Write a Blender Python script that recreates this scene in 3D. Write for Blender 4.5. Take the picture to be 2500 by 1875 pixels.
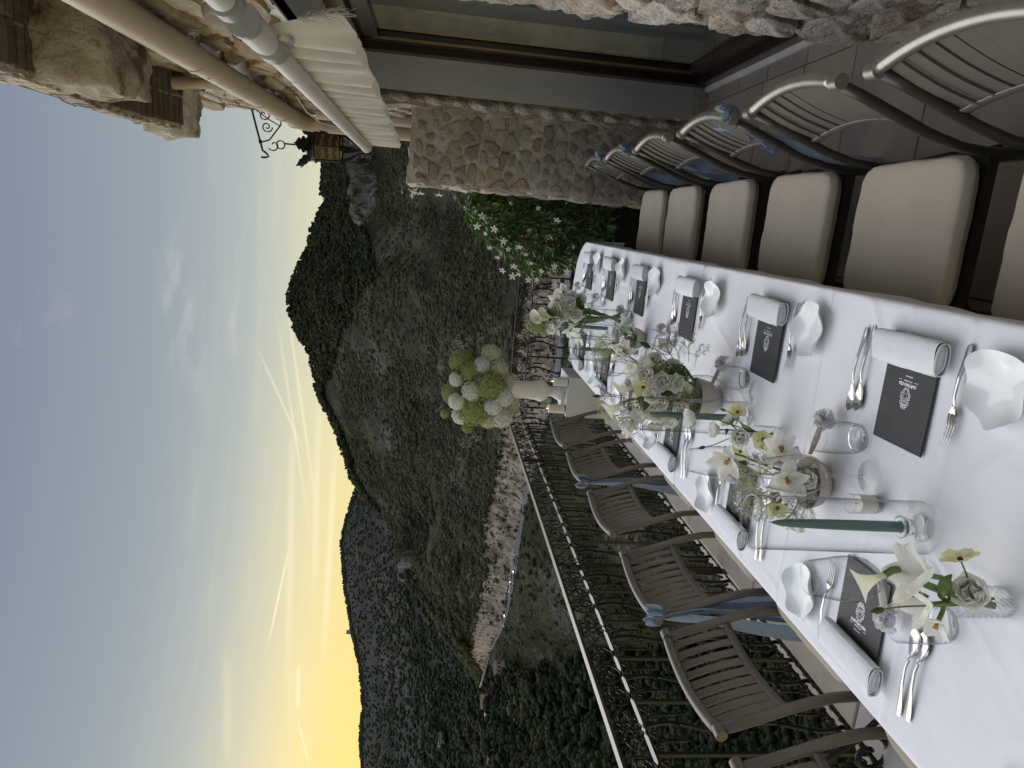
import bpy, math, random
import numpy as np
from mathutils import Vector, Matrix, noise
from math import sin, cos, pi, radians, sqrt, atan2, tan
random.seed(7)
SC = bpy.context.scene
COL = SC.collection
for o in list(bpy.data.objects): bpy.data.objects.remove(o)

# ------------------------------------------------------------------ camera
cam_d = bpy.data.cameras.new('camera'); cam = bpy.data.objects.new('camera', cam_d); COL.objects.link(cam)
cam_d.sensor_width = 36; cam_d.lens = 1700/2500*36; cam_d.clip_start = .05; cam_d.clip_end = 9000
R3 = Matrix(((0.082736, 0.970148, 0.227965), (-0.099883, 0.23567, -0.966687), (-0.991553, 0.05721, 0.116399)))
cam.matrix_world = Matrix.Translation((0, 0, 1.70)) @ R3.to_4x4()
SC.camera = cam
SC.render.resolution_x = 1024; SC.render.resolution_y = 768

# ------------------------------------------------------------------ sky
W = bpy.data.worlds.new('World'); SC.world = W; W.use_nodes = True
nt = W.node_tree; nt.nodes.clear()
def N(t, **k):
    n = nt.nodes.new(t)
    for a, b in k.items(): setattr(n, a, b)
    return n
def L(a, b): nt.links.new(a, b)
def mth(op, a, b=None, c=None):
    n = N('ShaderNodeMath', operation=op)
    for i, v in enumerate((a, b, c)):
        if v is None: continue
        if isinstance(v, (int, float)): n.inputs[i].default_value = v
        else: L(v, n.inputs[i])
    return n.outputs[0]
def vm(op, a, b):
    n = N('ShaderNodeVectorMath', operation=op)
    for i, v in enumerate((a, b)):
        if isinstance(v, (tuple, list)): n.inputs[i].default_value = v
        else: L(v, n.inputs[i])
    return n.outputs['Value' if op in ('DOT_PRODUCT', 'LENGTH') else 'Vector']
def s2l(c): return tuple((v/255/12.92 if v/255 <= .04045 else ((v/255+.055)/1.055)**2.4) for v in c) + (1,)
def mixc(f, a, b, bt='MIX'):
    n = N('ShaderNodeMix', data_type='RGBA', blend_type=bt)
    for s, v in ((0, f), (6, a), (7, b)):
        if isinstance(v, (int, float, tuple)): n.inputs[s].default_value = v
        else: L(v, n.inputs[s])
    return n.outputs[2]
tc = N('ShaderNodeTexCoord'); DIR = vm('NORMALIZE', tc.outputs['Generated'], (0, 0, 0))
sep = N('ShaderNodeSeparateXYZ'); L(DIR, sep.inputs[0])
el = mth('MULTIPLY', mth('ARCSINE', sep.outputs[2]), 180/pi)
mr = N('ShaderNodeMapRange'); L(el, mr.inputs[0]); mr.inputs[1].default_value = -5; mr.inputs[2].default_value = 90
cr = N('ShaderNodeValToRGB'); L(mr.outputs[0], cr.inputs[0])
stops = [(-5, (226, 210, 160)), (4, (238, 224, 166)), (8, (226, 221, 188)), (11, (203, 205, 190)), (14.5, (176, 185, 185)), (20, (153, 164, 172)), (29, (134, 143, 161)), (50, (150, 161, 186)), (90, (158, 176, 212))]
r = cr.color_ramp
while len(r.elements) < len(stops): r.elements.new(.5)
for e, (a, c) in zip(r.elements, stops): e.position = (a+5)/95; e.color = s2l(c)
def gl(az, elv): return (sin(radians(az))*cos(radians(elv)), cos(radians(az))*cos(radians(elv)), sin(radians(elv)))
def glow(az, elv, sx, sz):       # gaussian patch of sky, wide in azimuth, low in elevation
    g = gl(az, 0)
    da = mth('ARCTAN2', vm('DOT_PRODUCT', DIR, (g[1], -g[0], 0)), vm('DOT_PRODUCT', DIR, g))
    u = mth('DIVIDE', mth('MULTIPLY', da, 180/pi), sx); v = mth('DIVIDE', mth('SUBTRACT', el, elv), sz)
    return mth('EXPONENT', mth('MULTIPLY', mth('ADD', mth('MULTIPLY', u, u), mth('MULTIPLY', v, v)), -1.0))
sky = cr.outputs[0]
sky = mixc(mth('MULTIPLY', glow(-48, 4, 40, 7.5), .65), sky, s2l((248, 232, 166)))
sky = mixc(mth('MULTIPLY', glow(-46, 2, 24, 5.5), .95), sky, s2l((250, 222, 132)))
# thin cloud: noise stretched along the horizon
mp = N('ShaderNodeMapping'); mp.inputs['Scale'].default_value = (2.2, 2.2, 26); L(DIR, mp.inputs[0])
ns = N('ShaderNodeTexNoise'); ns.inputs['Scale'].default_value = 2.4; ns.inputs['Detail'].default_value = 6; ns.inputs['Roughness'].default_value = .6; L(mp.outputs[0], ns.inputs[0])
wisp = N('ShaderNodeMapRange'); L(ns.outputs[0], wisp.inputs[0]); wisp.inputs[1].default_value = .52; wisp.inputs[2].default_value = .78
low = mth('SUBTRACT', 1, mth('MINIMUM', mth('ABSOLUTE', mth('DIVIDE', mth('SUBTRACT', el, 7), 13)), 1))
sky = mixc(mth('MULTIPLY', mth('MULTIPLY', wisp.outputs[0], low), .34), sky, s2l((255, 236, 176)))
ns2 = N('ShaderNodeTexNoise'); ns2.inputs['Scale'].default_value = 9; ns2.inputs['Detail'].default_value = 5; L(DIR, ns2.inputs[0])
mp3 = N('ShaderNodeMapping'); mp3.inputs['Scale'].default_value = (1, 1, 3.2); L(DIR, mp3.inputs[0])
ns3 = N('ShaderNodeTexNoise'); ns3.inputs['Scale'].default_value = 17; ns3.inputs['Detail'].default_value = 8; ns3.inputs['Roughness'].default_value = .6; L(mp3.outputs[0], ns3.inputs[0])
def streak(a, b, w, s, colr, rag=.5):
    global sky
    a = Vector(a).normalized(); b = Vector(b).normalized(); n = a.cross(b).normalized(); m = (a+b).normalized(); half = a.angle(b)/2
    d = mth('DIVIDE', mth('ABSOLUTE', vm('DOT_PRODUCT', DIR, tuple(n))), w)
    prof = mth('EXPONENT', mth('MULTIPLY', mth('MULTIPLY', d, d), -1))
    al = mth('DIVIDE', mth('ARCCOSINE', mth('MINIMUM', vm('DOT_PRODUCT', DIR, tuple(m)), .99999)), half)
    a4 = mth('POWER', al, 4); end = mth('EXPONENT', mth('MULTIPLY', a4, -1.2))
    br = mth('ADD', 1-rag, mth('MULTIPLY', ns2.outputs[0], 2*rag)) if rag < .8 else mth('MAXIMUM', mth('MULTIPLY', mth('SUBTRACT', ns3.outputs[0], .44), 7), 0)
    f = mth('MINIMUM', mth('MULTIPLY', mth('MULTIPLY', mth('MULTIPLY', prof, end), br), s), 1)
    sky = mixc(f, sky, s2l(colr))
TR = [([-0.5466, 0.8165, 0.1857], [-0.4545, 0.8734, 0.1751], .0012, 1.), ([-0.1561, 0.9682, 0.1956], [-0.3808, 0.9125, 0.1495], .0018, .6), ([-0.1719, 0.9629, 0.2079], [-0.4119, 0.898, 0.1546], .0016, .5), ([-0.2061, 0.9515, 0.2283], [-0.3216, 0.9313, 0.1713], .0014, .6), ([-0.5766, 0.8038, 0.1464], [-0.6157, 0.7752, 0.1415], .0024, .9), ([-0.626, 0.7672, 0.1398], [-0.6662, 0.7361, 0.1197], .0012, .7), ([-0.3151, 0.9314, 0.1823], [-0.5932, 0.7897, 0.1566], .0045, .45), ([-0.3218, 0.9385, 0.1256], [-0.5604, 0.8199, 0.1175], .0036, .6), ([-0.2541, 0.9553, 0.1513], [-0.5007, 0.8546, 0.1375], .004, .45), ([-0.5591, 0.7959, 0.2323], [-0.6534, 0.7266, 0.2126], .0055, .28)]
for a, b, w, s in TR: streak(a, b, w, s, (255, 244, 206))
for a, b, w, s in [([-0.0437, 0.9408, 0.3361], [-0.2589, 0.9201, 0.2941], .013, .30), ([-0.0929, 0.9355, 0.341], [-0.2296, 0.9159, 0.3293], .010, .26), ([-0.1158, 0.9558, 0.2702], [-0.2118, 0.9416, 0.2618], .010, .3), ([-0.0818, 0.9688, 0.2341], [-0.1246, 0.9662, 0.2255], .006, .35)]:
    streak(a, b, w, s, (205, 205, 205), .9)
for a, b, w, s in [([-0.1221, 0.879, 0.4609], [-0.1652, 0.8807, 0.4439], .040, .22), ([-0.16, 0.8599, 0.4848], [-0.1931, 0.8584, 0.4753], .034, .18)]:
    streak(a, b, w, s, (180, 168, 188), .9)
nish = N('ShaderNodeTexSky', sky_type='NISHITA'); nish.sun_disc = False; nish.sun_elevation = radians(3); nish.sun_rotation = radians(-46)
bg1 = N('ShaderNodeBackground'); L(sky, bg1.inputs[0]); bg1.inputs[1].default_value = 1.0
bg2 = N('ShaderNodeBackground'); L(nish.outputs[0], bg2.inputs[0]); bg2.inputs[1].default_value = .006
ad = N('ShaderNodeAddShader'); L(bg1.outputs[0], ad.inputs[0]); L(bg2.outputs[0], ad.inputs[1])
wo = N('ShaderNodeOutputWorld'); L(ad.outputs[0], wo.inputs[0])
# the low sun behind the hills reaches the terrace only as a broad soft glow
sl = bpy.data.lights.new('sun', 'SUN'); sl.energy = 2.1; sl.angle = radians(70); sl.color = (1, .97, .93)
so = bpy.data.objects.new('sun', sl); COL.objects.link(so)
so.rotation_euler = Vector(gl(-52, 42)).to_track_quat('Z', 'Y').to_euler()
SC.view_settings.view_transform = 'Standard'; SC.view_settings.look = 'None'; SC.view_settings.exposure = 0.0; SC.view_settings.gamma = 1
SC.view_settings.use_curve_mapping = False
SC.render.engine = 'CYCLES'
try:
    SC.cycles.max_bounces = 10; SC.cycles.diffuse_bounces = 5; SC.cycles.transparent_max_bounces = 24; SC.cycles.sample_clamp_indirect = 6; SC.cycles.caustics_refractive = False; SC.cycles.caustics_reflective = False
except Exception: pass

# ------------------------------------------------------------------ materials
def material(name, c1, c2=None, rough=.6, metal=0., scale=8., bump=0., bscale=None, detail=5., ramp=(.35, .65), c3=None, c3r=(.6, .7), c3s=3., rnd=0., spec=.5, coord='Object', stretch=None, sheen=0., sss=0., trans=0.):
    m = bpy.data.materials.new(name); m.use_nodes = True; t = m.node_tree; b = t.nodes['Principled BSDF']
    b.inputs['Roughness'].default_value = rough; b.inputs['Metallic'].default_value = metal; b.inputs['Specular IOR Level'].default_value = spec
    if sheen: b.inputs['Sheen Weight'].default_value = sheen
    if sss: b.inputs['Subsurface Weight'].default_value = sss; b.inputs['Subsurface Scale'].default_value = .01
    tcn = t.nodes.new('ShaderNodeTexCoord'); co = tcn.outputs[coord]
    if stretch:
        mpn = t.nodes.new('ShaderNodeMapping'); mpn.inputs['Scale'].default_value = stretch; t.links.new(co, mpn.inputs[0]); co = mpn.outputs[0]
    def nz(s, d=detail):
        n = t.nodes.new('ShaderNodeTexNoise'); n.inputs['Scale'].default_value = s; n.inputs['Detail'].default_value = d; n.inputs['Roughness'].default_value = .62; t.links.new(co, n.inputs[0]); return n.outputs[0]
    def mx(f, a, bb, bt='MIX'):
        n = t.nodes.new('ShaderNodeMix'); n.data_type = 'RGBA'; n.blend_type = bt
        for s, v in ((0, f), (6, a), (7, bb)):
            if isinstance(v, (int, float)): n.inputs[s].default_value = v
            elif isinstance(v, tuple): n.inputs[s].default_value = v if len(v) == 4 else v+(1,)
            else: t.links.new(v, n.inputs[s])
        return n.outputs[2]
    def mr_(v, lo, hi, a=0., bb=1.):
        n = t.nodes.new('ShaderNodeMapRange'); n.inputs[1].default_value = lo; n.inputs[2].default_value = hi; n.inputs[3].default_value = a; n.inputs[4].default_value = bb; t.links.new(v, n.inputs[0]); return n.outputs[0]
    c = tuple(c1)+(1,)
    if c2 is not None: c = mx(mr_(nz(scale), *ramp), c, tuple(c2))
    if c3 is not None: c = mx(mr_(nz(c3s), *c3r), c, tuple(c3))
    if rnd:
        oi = t.nodes.new('ShaderNodeObjectInfo'); hs = t.nodes.new('ShaderNodeHueSaturation')
        t.links.new(mr_(oi.outputs['Random'], 0, 1, 1-rnd, 1+rnd), hs.inputs['Value'])
        wn = t.nodes.new('ShaderNodeTexWhiteNoise'); wn.noise_dimensions = '1D'; t.links.new(oi.outputs['Random'], wn.inputs[1])
        t.links.new(mr_(wn.outputs[0], 0, 1, .6, 1.5), hs.inputs['Saturation'])
        if isinstance(c, tuple): hs.inputs['Color'].default_value = c
        else: t.links.new(c, hs.inputs['Color'])
        c = hs.outputs[0]
    if isinstance(c, tuple): b.inputs['Base Color'].default_value = c
    else: t.links.new(c, b.inputs['Base Color'])
    if bump:
        bn = t.nodes.new('ShaderNodeBump'); bn.inputs['Strength'].default_value = 1; bn.inputs['Distance'].default_value = bump
        t.links.new(nz(bscale or scale*3, 6), bn.inputs['Height']); t.links.new(bn.outputs[0], b.inputs['Normal'])
    if trans:      # thin leaves and petals let some light through
        tr = t.nodes.new('ShaderNodeBsdfTranslucent'); ms = t.nodes.new('ShaderNodeMixShader'); ms.inputs[0].default_value = trans
        if isinstance(c, tuple): tr.inputs[0].default_value = c
        else: t.links.new(c, tr.inputs[0])
        out = t.nodes['Material Output']; t.links.new(b.outputs[0], ms.inputs[1]); t.links.new(tr.outputs[0], ms.inputs[2]); t.links.new(ms.outputs[0], out.inputs[0])
    return m
def glass_mat(name, tint, edge, refl=1.0, rough=.02):
    # thin blown glass: clear face on, a little darker and more reflective toward grazing angles
    m = bpy.data.materials.new(name); m.use_nodes = True; t = m.node_tree; t.nodes.clear()
    lw = t.nodes.new('ShaderNodeLayerWeight'); lw.inputs[0].default_value = .5
    def pw(e, k, a):
        p_ = t.nodes.new('ShaderNodeMath'); p_.operation = 'POWER'; p_.inputs[1].default_value = e; t.links.new(lw.outputs['Facing'], p_.inputs[0])
        q = t.nodes.new('ShaderNodeMath'); q.operation = 'MULTIPLY_ADD'; q.inputs[1].default_value = k; q.inputs[2].default_value = a; q.use_clamp = True; t.links.new(p_.outputs[0], q.inputs[0]); return q.outputs[0]
    mx = t.nodes.new('ShaderNodeMix'); mx.data_type = 'RGBA'; mx.inputs[6].default_value = tuple(tint)+(1,); mx.inputs[7].default_value = tuple(edge)+(1,); t.links.new(pw(3, 1, 0), mx.inputs[0])
    tr = t.nodes.new('ShaderNodeBsdfTransparent'); t.links.new(mx.outputs[2], tr.inputs[0])
    g = t.nodes.new('ShaderNodeBsdfGlossy'); g.inputs['Roughness'].default_value = rough
    ms = t.nodes.new('ShaderNodeMixShader'); t.links.new(pw(4.5, .7*refl, .03*refl), ms.inputs[0]); t.links.new(tr.outputs[0], ms.inputs[1]); t.links.new(g.outputs[0], ms.inputs[2])
    o = t.nodes.new('ShaderNodeOutputMaterial'); t.links.new(ms.outputs[0], o.inputs[0]); return m
def emis(name, c, s):
    m = bpy.data.materials.new(name); m.use_nodes = True; b = m.node_tree.nodes['Principled BSDF']; b.inputs['Base Color'].default_value = tuple(c)+(1,)
    b.inputs['Emission Color'].default_value = tuple(c)+(1,); b.inputs['Emission Strength'].default_value = s; return m
M = {}
M['cloth'] = material('white_linen', (.86, .87, .89), (.81, .82, .85), .85, scale=3, bump=.0022, bscale=9, sheen=.2)
M['napkin'] = material('napkin_cotton', (.84, .85, .87), (.78, .79, .82), .9, scale=30, bump=.0015, bscale=60, sheen=.2)
M['menu'] = material('charcoal_card', (.036, .036, .038), (.045, .045, .046), .5, scale=40, spec=.3)
M['print'] = material('silver_print', (.85, .86, .88), rough=.3, metal=.35)
M['silver'] = material('cutlery_steel', (.62, .60, .57), (.5, .48, .45), .2, 1., scale=30)
M['porcelain'] = material('celadon_porcelain', (.86, .89, .88), (.82, .86, .85), .12, scale=6)
M['glass'] = glass_mat('clear_glass', (.992, .995, .997), (.22, .25, .27), 1.0)
M['heavyglass'] = glass_mat('thick_glass', (.98, .985, .985), (.30, .34, .36), 2.2)
M['cutglass'] = None
M['wax_green'] = material('green_wax', (.075, .155, .125), (.06, .13, .105), .35, scale=10, sss=.05)
M['wax_white'] = material('ivory_wax', (.80, .77, .66), rough=.5, sss=.1)
M['flame'] = emis('flame', (1., .62, .25), 6)
M['wick'] = material('wick', (.03, .03, .03))
M['ceramic_beige'] = material('beige_stoneware', (.50, .46, .40), (.42, .38, .33), .6, scale=15, bump=.0008, bscale=60)
M['ceramic_white'] = material('matte_white_ceramic', (.82, .82, .80), (.75, .75, .72), .75, scale=6, bump=.0012, bscale=40, stretch=(1, 1, 5))
M['box'] = material('white_painted_board', (.66, .67, .64), (.62, .63, .60), .5, scale=2)
M['chairmetal'] = material('bronze_grey_aluminium', (.155, .142, .122), (.135, .123, .105), .42, .3, scale=20)
M['chairtop'] = material('polished_aluminium_rail', (.36, .35, .32), (.30, .29, .265), .33, .85, scale=20)
M['chairdark'] = material('dark_bronze_frame', (.04, .038, .034), rough=.4, metal=.4)
M['cushion'] = material('beige_canvas', (.50, .44, .345), (.455, .40, .31), .9, scale=5, bump=.003, bscale=7, sheen=.15)
M['sash'] = material('dusty_blue_chiffon', (.33, .40, .50), (.28, .35, .45), .85, scale=30, bump=.001, bscale=120, trans=.45)
M['iron'] = material('black_wrought_iron', (.007, .007, .008), (.012, .011, .01), .42, .0, scale=40, bump=.0006, bscale=90, spec=.35)
M['iron2'] = material('black_iron_top_rail', (.05, .048, .045), (.035, .033, .03), .24, .6, scale=30)
M['stone'] = material('rubble_limestone', (.41, .335, .26), (.27, .21, .155), .9, scale=11, bump=.03, bscale=26, c3=(.36, .33, .29), c3r=(.5, .58), c3s=9, rnd=.28, detail=9)
M['palestone'] = material('pale_limestone', (.54, .49, .43), (.38, .335, .285), .9, scale=8, bump=.05, bscale=17, c3=(.20, .155, .12), c3r=(.54, .63), c3s=6, detail=9, rnd=.22)
M['mortar'] = material('lime_mortar', (.60, .55, .48), (.43, .38, .32), .95, scale=8, bump=.03, bscale=24, detail=9, c3=(.18, .14, .11), c3r=(.58, .72), c3s=2.3)
M['brick'] = material('weathered_brown_brick', (.13, .105, .082), (.09, .072, .056), .92, scale=14, bump=.02, bscale=30, rnd=.22, c3=(.26, .20, .15), c3r=(.6, .7), c3s=6)
M['plaster'] = material('grey_render', (.56, .56, .55), (.50, .50, .49), .9, scale=2.5, bump=.0035, bscale=60, c3=(.44, .44, .43), c3r=(.6, .8), c3s=1.6)
M['frame'] = material('dark_brown_frame', (.022, .014, .013), (.016, .011, .01), .3, scale=10)
M['pipe'] = material('beige_painted_pipe', (.47, .40, .33), (.42, .35, .29), .45, scale=3, c3=(.34, .28, .22), c3r=(.62, .8), c3s=1.5)
M['awntube'] = material('white_awning_tube', (.56, .55, .54), (.50, .49, .47), .35, scale=4)
M['awncap'] = material('grey_awning_bracket', (.36, .37, .38), rough=.35, metal=.4)
M['awncloth'] = material('cream_awning_canvas', (.62, .60, .54), (.52, .50, .45), .9, scale=4, bump=.002, bscale=25, trans=.35)
M['tile'] = material('terrace_limestone_slab', (.25, .22, .185), (.20, .175, .15), .7, scale=3.5, bump=.0015, bscale=40, c3=(.15, .135, .12), c3r=(.6, .8), c3s=5, rnd=.13)
M['kerb'] = material('pale_kerb_stone', (.36, .325, .28), (.30, .27, .235), .8, scale=5, bump=.002, bscale=60, c3=(.2, .18, .16), c3r=(.66, .75), c3s=7, rnd=.07)
M['grout'] = material('grout', (.13, .12, .11), rough=.95)
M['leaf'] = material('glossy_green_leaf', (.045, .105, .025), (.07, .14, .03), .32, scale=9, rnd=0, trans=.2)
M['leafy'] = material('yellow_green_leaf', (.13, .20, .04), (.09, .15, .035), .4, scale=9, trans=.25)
M['stem'] = material('fresh_green_stem', (.12, .20, .045), (.16, .22, .06), .45, scale=20)
M['stemd'] = material('dark_green_stem', (.035, .065, .02), rough=.5)
M['wood'] = material('vine_wood', (.12, .07, .04), rough=.9)
M['petal'] = material('white_petal', (.95, .95, .91), (.93, .93, .88), .55, scale=25, trans=.5)
M['petalc'] = material('cream_petal', (.80, .74, .62), (.74, .68, .54), .55, scale=25, trans=.22)
M['petaly'] = material('pale_yellow_petal', (.86, .84, .48), (.88, .87, .60), .55, scale=25, trans=.45)
M['callap'] = material('calla_spathe', (.86, .86, .72), (.70, .76, .42), .4, scale=12, trans=.4, ramp=(.45, .8))
M['orange'] = material('orange_stamen', (.55, .30, .05), rough=.7)
M['eye'] = material('dark_red_eye', (.10, .02, .01), rough=.7)
M['ammi'] = material('tiny_green_white_florets', (.34, .38, .16), (.62, .64, .50), .8, scale=60)
M['hydr'] = material('green_viburnum', (.38, .42, .17), (.27, .32, .11), .7, scale=30, trans=.08)
M['hydw'] = material('white_hydrangea', (.80, .82, .80), (.68, .70, .62), .7, scale=24, rnd=.05, trans=.15)
M['hydp'] = material('cream_hydrangea', (.68, .68, .56), (.52, .55, .38), .7, scale=24, trans=.15)
M['moss'] = material('deep_green_florets', (.07, .13, .02), (.11, .18, .03), .7, scale=30, trans=.1)
M['sprig'] = material('grey_filler_sprig', (.17, .17, .12), rough=.8)
M['sprigdot'] = material('filler_sprig_dots', (.48, .47, .42), rough=.8)
M['ruffle'] = material('mauve_white_ruffle', (.82, .79, .82), (.88, .86, .88), .3, scale=20, trans=.5)
M['card'] = material('greige_paper', (.42, .38, .33), rough=.7)
M['amber'] = None

# ------------------------------------------------------------------ mesh helpers
class MB:
    def __init__(s): s.v = []; s.f = []
    def add(s, v, f):
        n = len(s.v); s.v += [tuple(p) for p in v]; s.f += [tuple(i+n for i in q) for q in f]; return s
    def box(s, cx, cy, cz, sx, sy, sz, rz=0, bev=0.):
        hx, hy, hz = sx/2, sy/2, sz/2; c, n = cos(rz), sin(rz)
        if bev:
            P = []
            for z, k in ((-hz, bev), (-hz+bev, 0), (hz-bev, 0), (hz, bev)):
                for a, b in ((-1, -1), (1, -1), (1, 1), (-1, 1)):
                    if a*b > 0: q = [(a*(hx-k), b*(hy-k-bev)), (a*(hx-k-bev), b*(hy-k))]
                    else: q = [(a*(hx-k-bev), b*(hy-k)), (a*(hx-k), b*(hy-k-bev))]
                    for x, y in q: P.append((cx+x*c-y*n, cy+x*n+y*c, cz+z))
            F = [tuple(range(7, -1, -1)), tuple(range(24, 32))]
            for l in range(3):
                for i in range(8): j = (i+1) % 8; F.append((l*8+i, l*8+j, l*8+8+j, l*8+8+i))
            return s.add(P, F)
        P = [(cx+a*hx*c-b*hy*n, cy+a*hx*n+b*hy*c, cz+d*hz) for d in (-1, 1) for a, b in ((-1, -1), (1, -1), (1, 1), (-1, 1))]
        return s.add(P, [(3, 2, 1, 0), (4, 5, 6, 7), (0, 1, 5, 4), (1, 2, 6, 5), (2, 3, 7, 6), (3, 0, 4, 7)])
    def tube(s, path, r, n=8, cap=True, flat=1., up=(0, 0, 1), closed=False, twist=0.):
        P = [Vector(p) for p in path]; m = len(P); V = []; F = []
        for i in range(m):
            if closed: t = P[(i+1) % m]-P[i-1]
            else: t = P[min(i+1, m-1)]-P[max(i-1, 0)]
            t.normalize(); u = Vector(up)
            if abs(t.dot(u)) > .97: u = Vector((1, 0, 0)) if abs(t.x) < .9 else Vector((0, 1, 0))
            a = t.cross(u).normalized(); b = a.cross(t).normalized()
            rr = r(i/(m-1)) if callable(r) else (r[i] if isinstance(r, (list, tuple)) else r)
            for k in range(n):
                th = 2*pi*k/n+twist*i+ (pi/4 if n == 4 else 0); V.append(P[i]+a*(rr*cos(th))+b*(rr*flat*sin(th)))
        for i in range(m if closed else m-1):
            for k in range(n): l = (k+1) % n; j = (i+1) % m; F.append((i*n+k, i*n+l, j*n+l, j*n+k))
        if cap and not closed: F.append(tuple(range(n-1, -1, -1))); F.append(tuple((m-1)*n+k for k in range(n)))
        return s.add(V, F)
    def lathe(s, prof, n=24, c=(0, 0, 0), wob=None):
        V = []; F = []; m = len(prof)
        for r, z in prof:
            for k in range(n): a = 2*pi*k/n; V.append((c[0]+r*cos(a), c[1]+r*sin(a), c[2]+z))
        for i in range(m-1):
            for k in range(n): l = (k+1) % n; F.append((i*n+k, i*n+l, i*n+n+l, i*n+n+k))
        return s.add(V, F)
    def grid(s, fn, nu, nv):
        V = [fn(i/nu, j/nv) for i in range(nu+1) for j in range(nv+1)]
        return s.add(V, [(i*(nv+1)+j, (i+1)*(nv+1)+j, (i+1)*(nv+1)+j+1, i*(nv+1)+j+1) for i in range(nu) for j in range(nv)])
    def ball(s, c, r, n=8, m=5, sq=(1, 1, 1), jit=0.):
        V = [(c[0], c[1], c[2]-r*sq[2])]
        for i in range(1, m):
            ph = -pi/2+pi*i/m
            for k in range(n):
                j = 1+random.uniform(-jit, jit); a = 2*pi*k/n+i*.3; V.append((c[0]+r*sq[0]*cos(ph)*cos(a)*j, c[1]+r*sq[1]*cos(ph)*sin(a)*j, c[2]+r*sq[2]*sin(ph)*j))
        V.append((c[0], c[1], c[2]+r*sq[2])); F = []
        for k in range(n):
            l = (k+1) % n; F.append((0, 1+l, 1+k)); F.append((len(V)-1, 1+(m-2)*n+k, 1+(m-2)*n+l))
            for i in range(m-2): F.append((1+i*n+k, 1+i*n+l, 1+i*n+n+l, 1+i*n+n+k))
        return s.add(V, F)
    def xf(s, mat):
        s.v = [tuple(mat @ Vector(p)) for p in s.v]; return s
    def mesh(s, name='mesh', mt=None, smooth=True, ang=None):
        me = bpy.data.meshes.new(name); me.from_pydata([tuple(p) for p in s.v], [], s.f); me.update()
        if mt: me.materials.append(mt)
        if smooth:
            me.polygons.foreach_set('use_smooth', [True]*len(me.polygons))
            if ang: me.set_sharp_from_angle(angle=radians(ang))
        return me
def put(name, me, parent=None, loc=None, rot=None, scale=None, mt=None):
    o = bpy.data.objects.new(name, me); COL.objects.link(o)
    if mt is not None: o.data = me.copy() if me.materials and me.materials[0] != mt else me; o.data.materials.clear(); o.data.materials.append(mt)
    if parent is not None: o.parent = parent
    if loc is not None: o.location = loc
    if rot is not None: o.rotation_euler = rot
    if scale is not None: o.scale = (scale,)*3 if isinstance(scale, (int, float)) else scale
    return o
def part(name, mb, mt, parent=None, smooth=True, ang=35, **k):
    return put(name, mb.mesh(name, mt, smooth, ang), parent, **k)
def tag(o, label=None, cat=None, group=None, kind=None):
    for k, v in (('label', label), ('category', cat), ('group', group), ('kind', kind)):
        if v: o[k] = v
    return o
def thing(name, label, cat, loc=(0, 0, 0), rz=0, group=None):
    o = bpy.data.objects.new(name, None); COL.objects.link(o); o.location = loc; o.rotation_euler = (0, 0, rz); o.empty_display_size = .05
    return tag(o, label, cat, group)
def copy_thing(root, loc=None, rz=None, label=None):
    def cp(o, par):
        c = o.copy(); COL.objects.link(c); c.parent = par
        for ch in o.children: cp(ch, c)
        return c
    c = cp(root, None)
    if loc is not None: c.location = loc
    if rz is not None: c.rotation_euler = (0, 0, rz)
    if label: c['label'] = label
    return c
def fbm(p, o=4):
    return noise.fractal(Vector(p), 1.0, 2.0, o, noise_basis='PERLIN_ORIGINAL')
def lerp(t, tab):
    if t <= tab[0][0]: return tab[0][1]
    for (a, x), (b, y) in zip(tab, tab[1:]):
        if t <= b: return x+(y-x)*(t-a)/(b-a)
    return tab[-1][1]

# ------------------------------------------------------------------ far terrain, in polar coordinates round the terrace (azimuth from +Y, metres)
RIDGE = sorted([(60, 6.5), (40, 7.5), (25, 8.5), (10.25, 8.9), (7.41, 9.2), (5.11, 9.05), (2.72, 9.04), (0.9, 9.2), (0.26, 8.83), (-1.95, 9.75), (-3.53, 10.08), (-5.31, 10.87), (-7.35, 11.37), (-8.22, 11.26), (-9.77, 10.65), (-11.47, 9.65), (-13.57, 9.0), (-15.86, 8.25), (-17.59, 7.37), (-19.51, 6.48), (-21.33, 5.65), (-22.6, 4.7), (-23.62, 3.8), (-25.09, 2.5), (-26.13, 2.1), (-27.92, 1.9), (-29.66, 0.9), (-31.01, -0.4), (-33.41, -2.5), (-35.3, -4.0), (-37.0, -5.4)])
RRIDGE = [(-37, 345), (-33, 400), (-29, 500), (-25, 600), (-21, 700), (-14, 800), (-8, 860), (10, 900), (60, 900)]
BACK = sorted([(-70, 3.5), (-50, 3.0), (-21.94, 5.45), (-18, 4.8), (-10, 4.), (-24.19, 6.01), (-26.76, 6.26), (-29.65, 5.76), (-31.84, 5.25), (-34.21, 4.55), (-36.18, 3.95), (-38.45, 3.55), (-40.61, 3.55), (-42.29, 3.3)])
CUT = sorted([(60, -8.5), (20, -8.6), (-0.52, -8.1), (-5.87, -7.21), (-11.97, -6.6), (-15.75, -6.31), (-22.16, -5.6), (-24.84, -4.83), (-28.48, -5.4), (-30.27, -5.03), (-32.88, -4.45), (-34.95, -4.4), (-36.1, -5.2), (-37, -5.45)])
ROADR = sorted([(60, 195), (30, 195), (0, 200), (-7.0, 203), (-11.76, 207), (-17.3, 231), (-20.03, 246), (-23.12, 263), (-25.43, 274), (-28.68, 286), (-32.48, 317), (-34.44, 372), (-37, 430)])
RZ = -36.0
def pol(az, r, z): a = radians(az); return (r*sin(a), r*cos(a), z)
def on_el(az, el, r): return pol(az, r, 1.7+r*tan(radians(el)))
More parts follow.
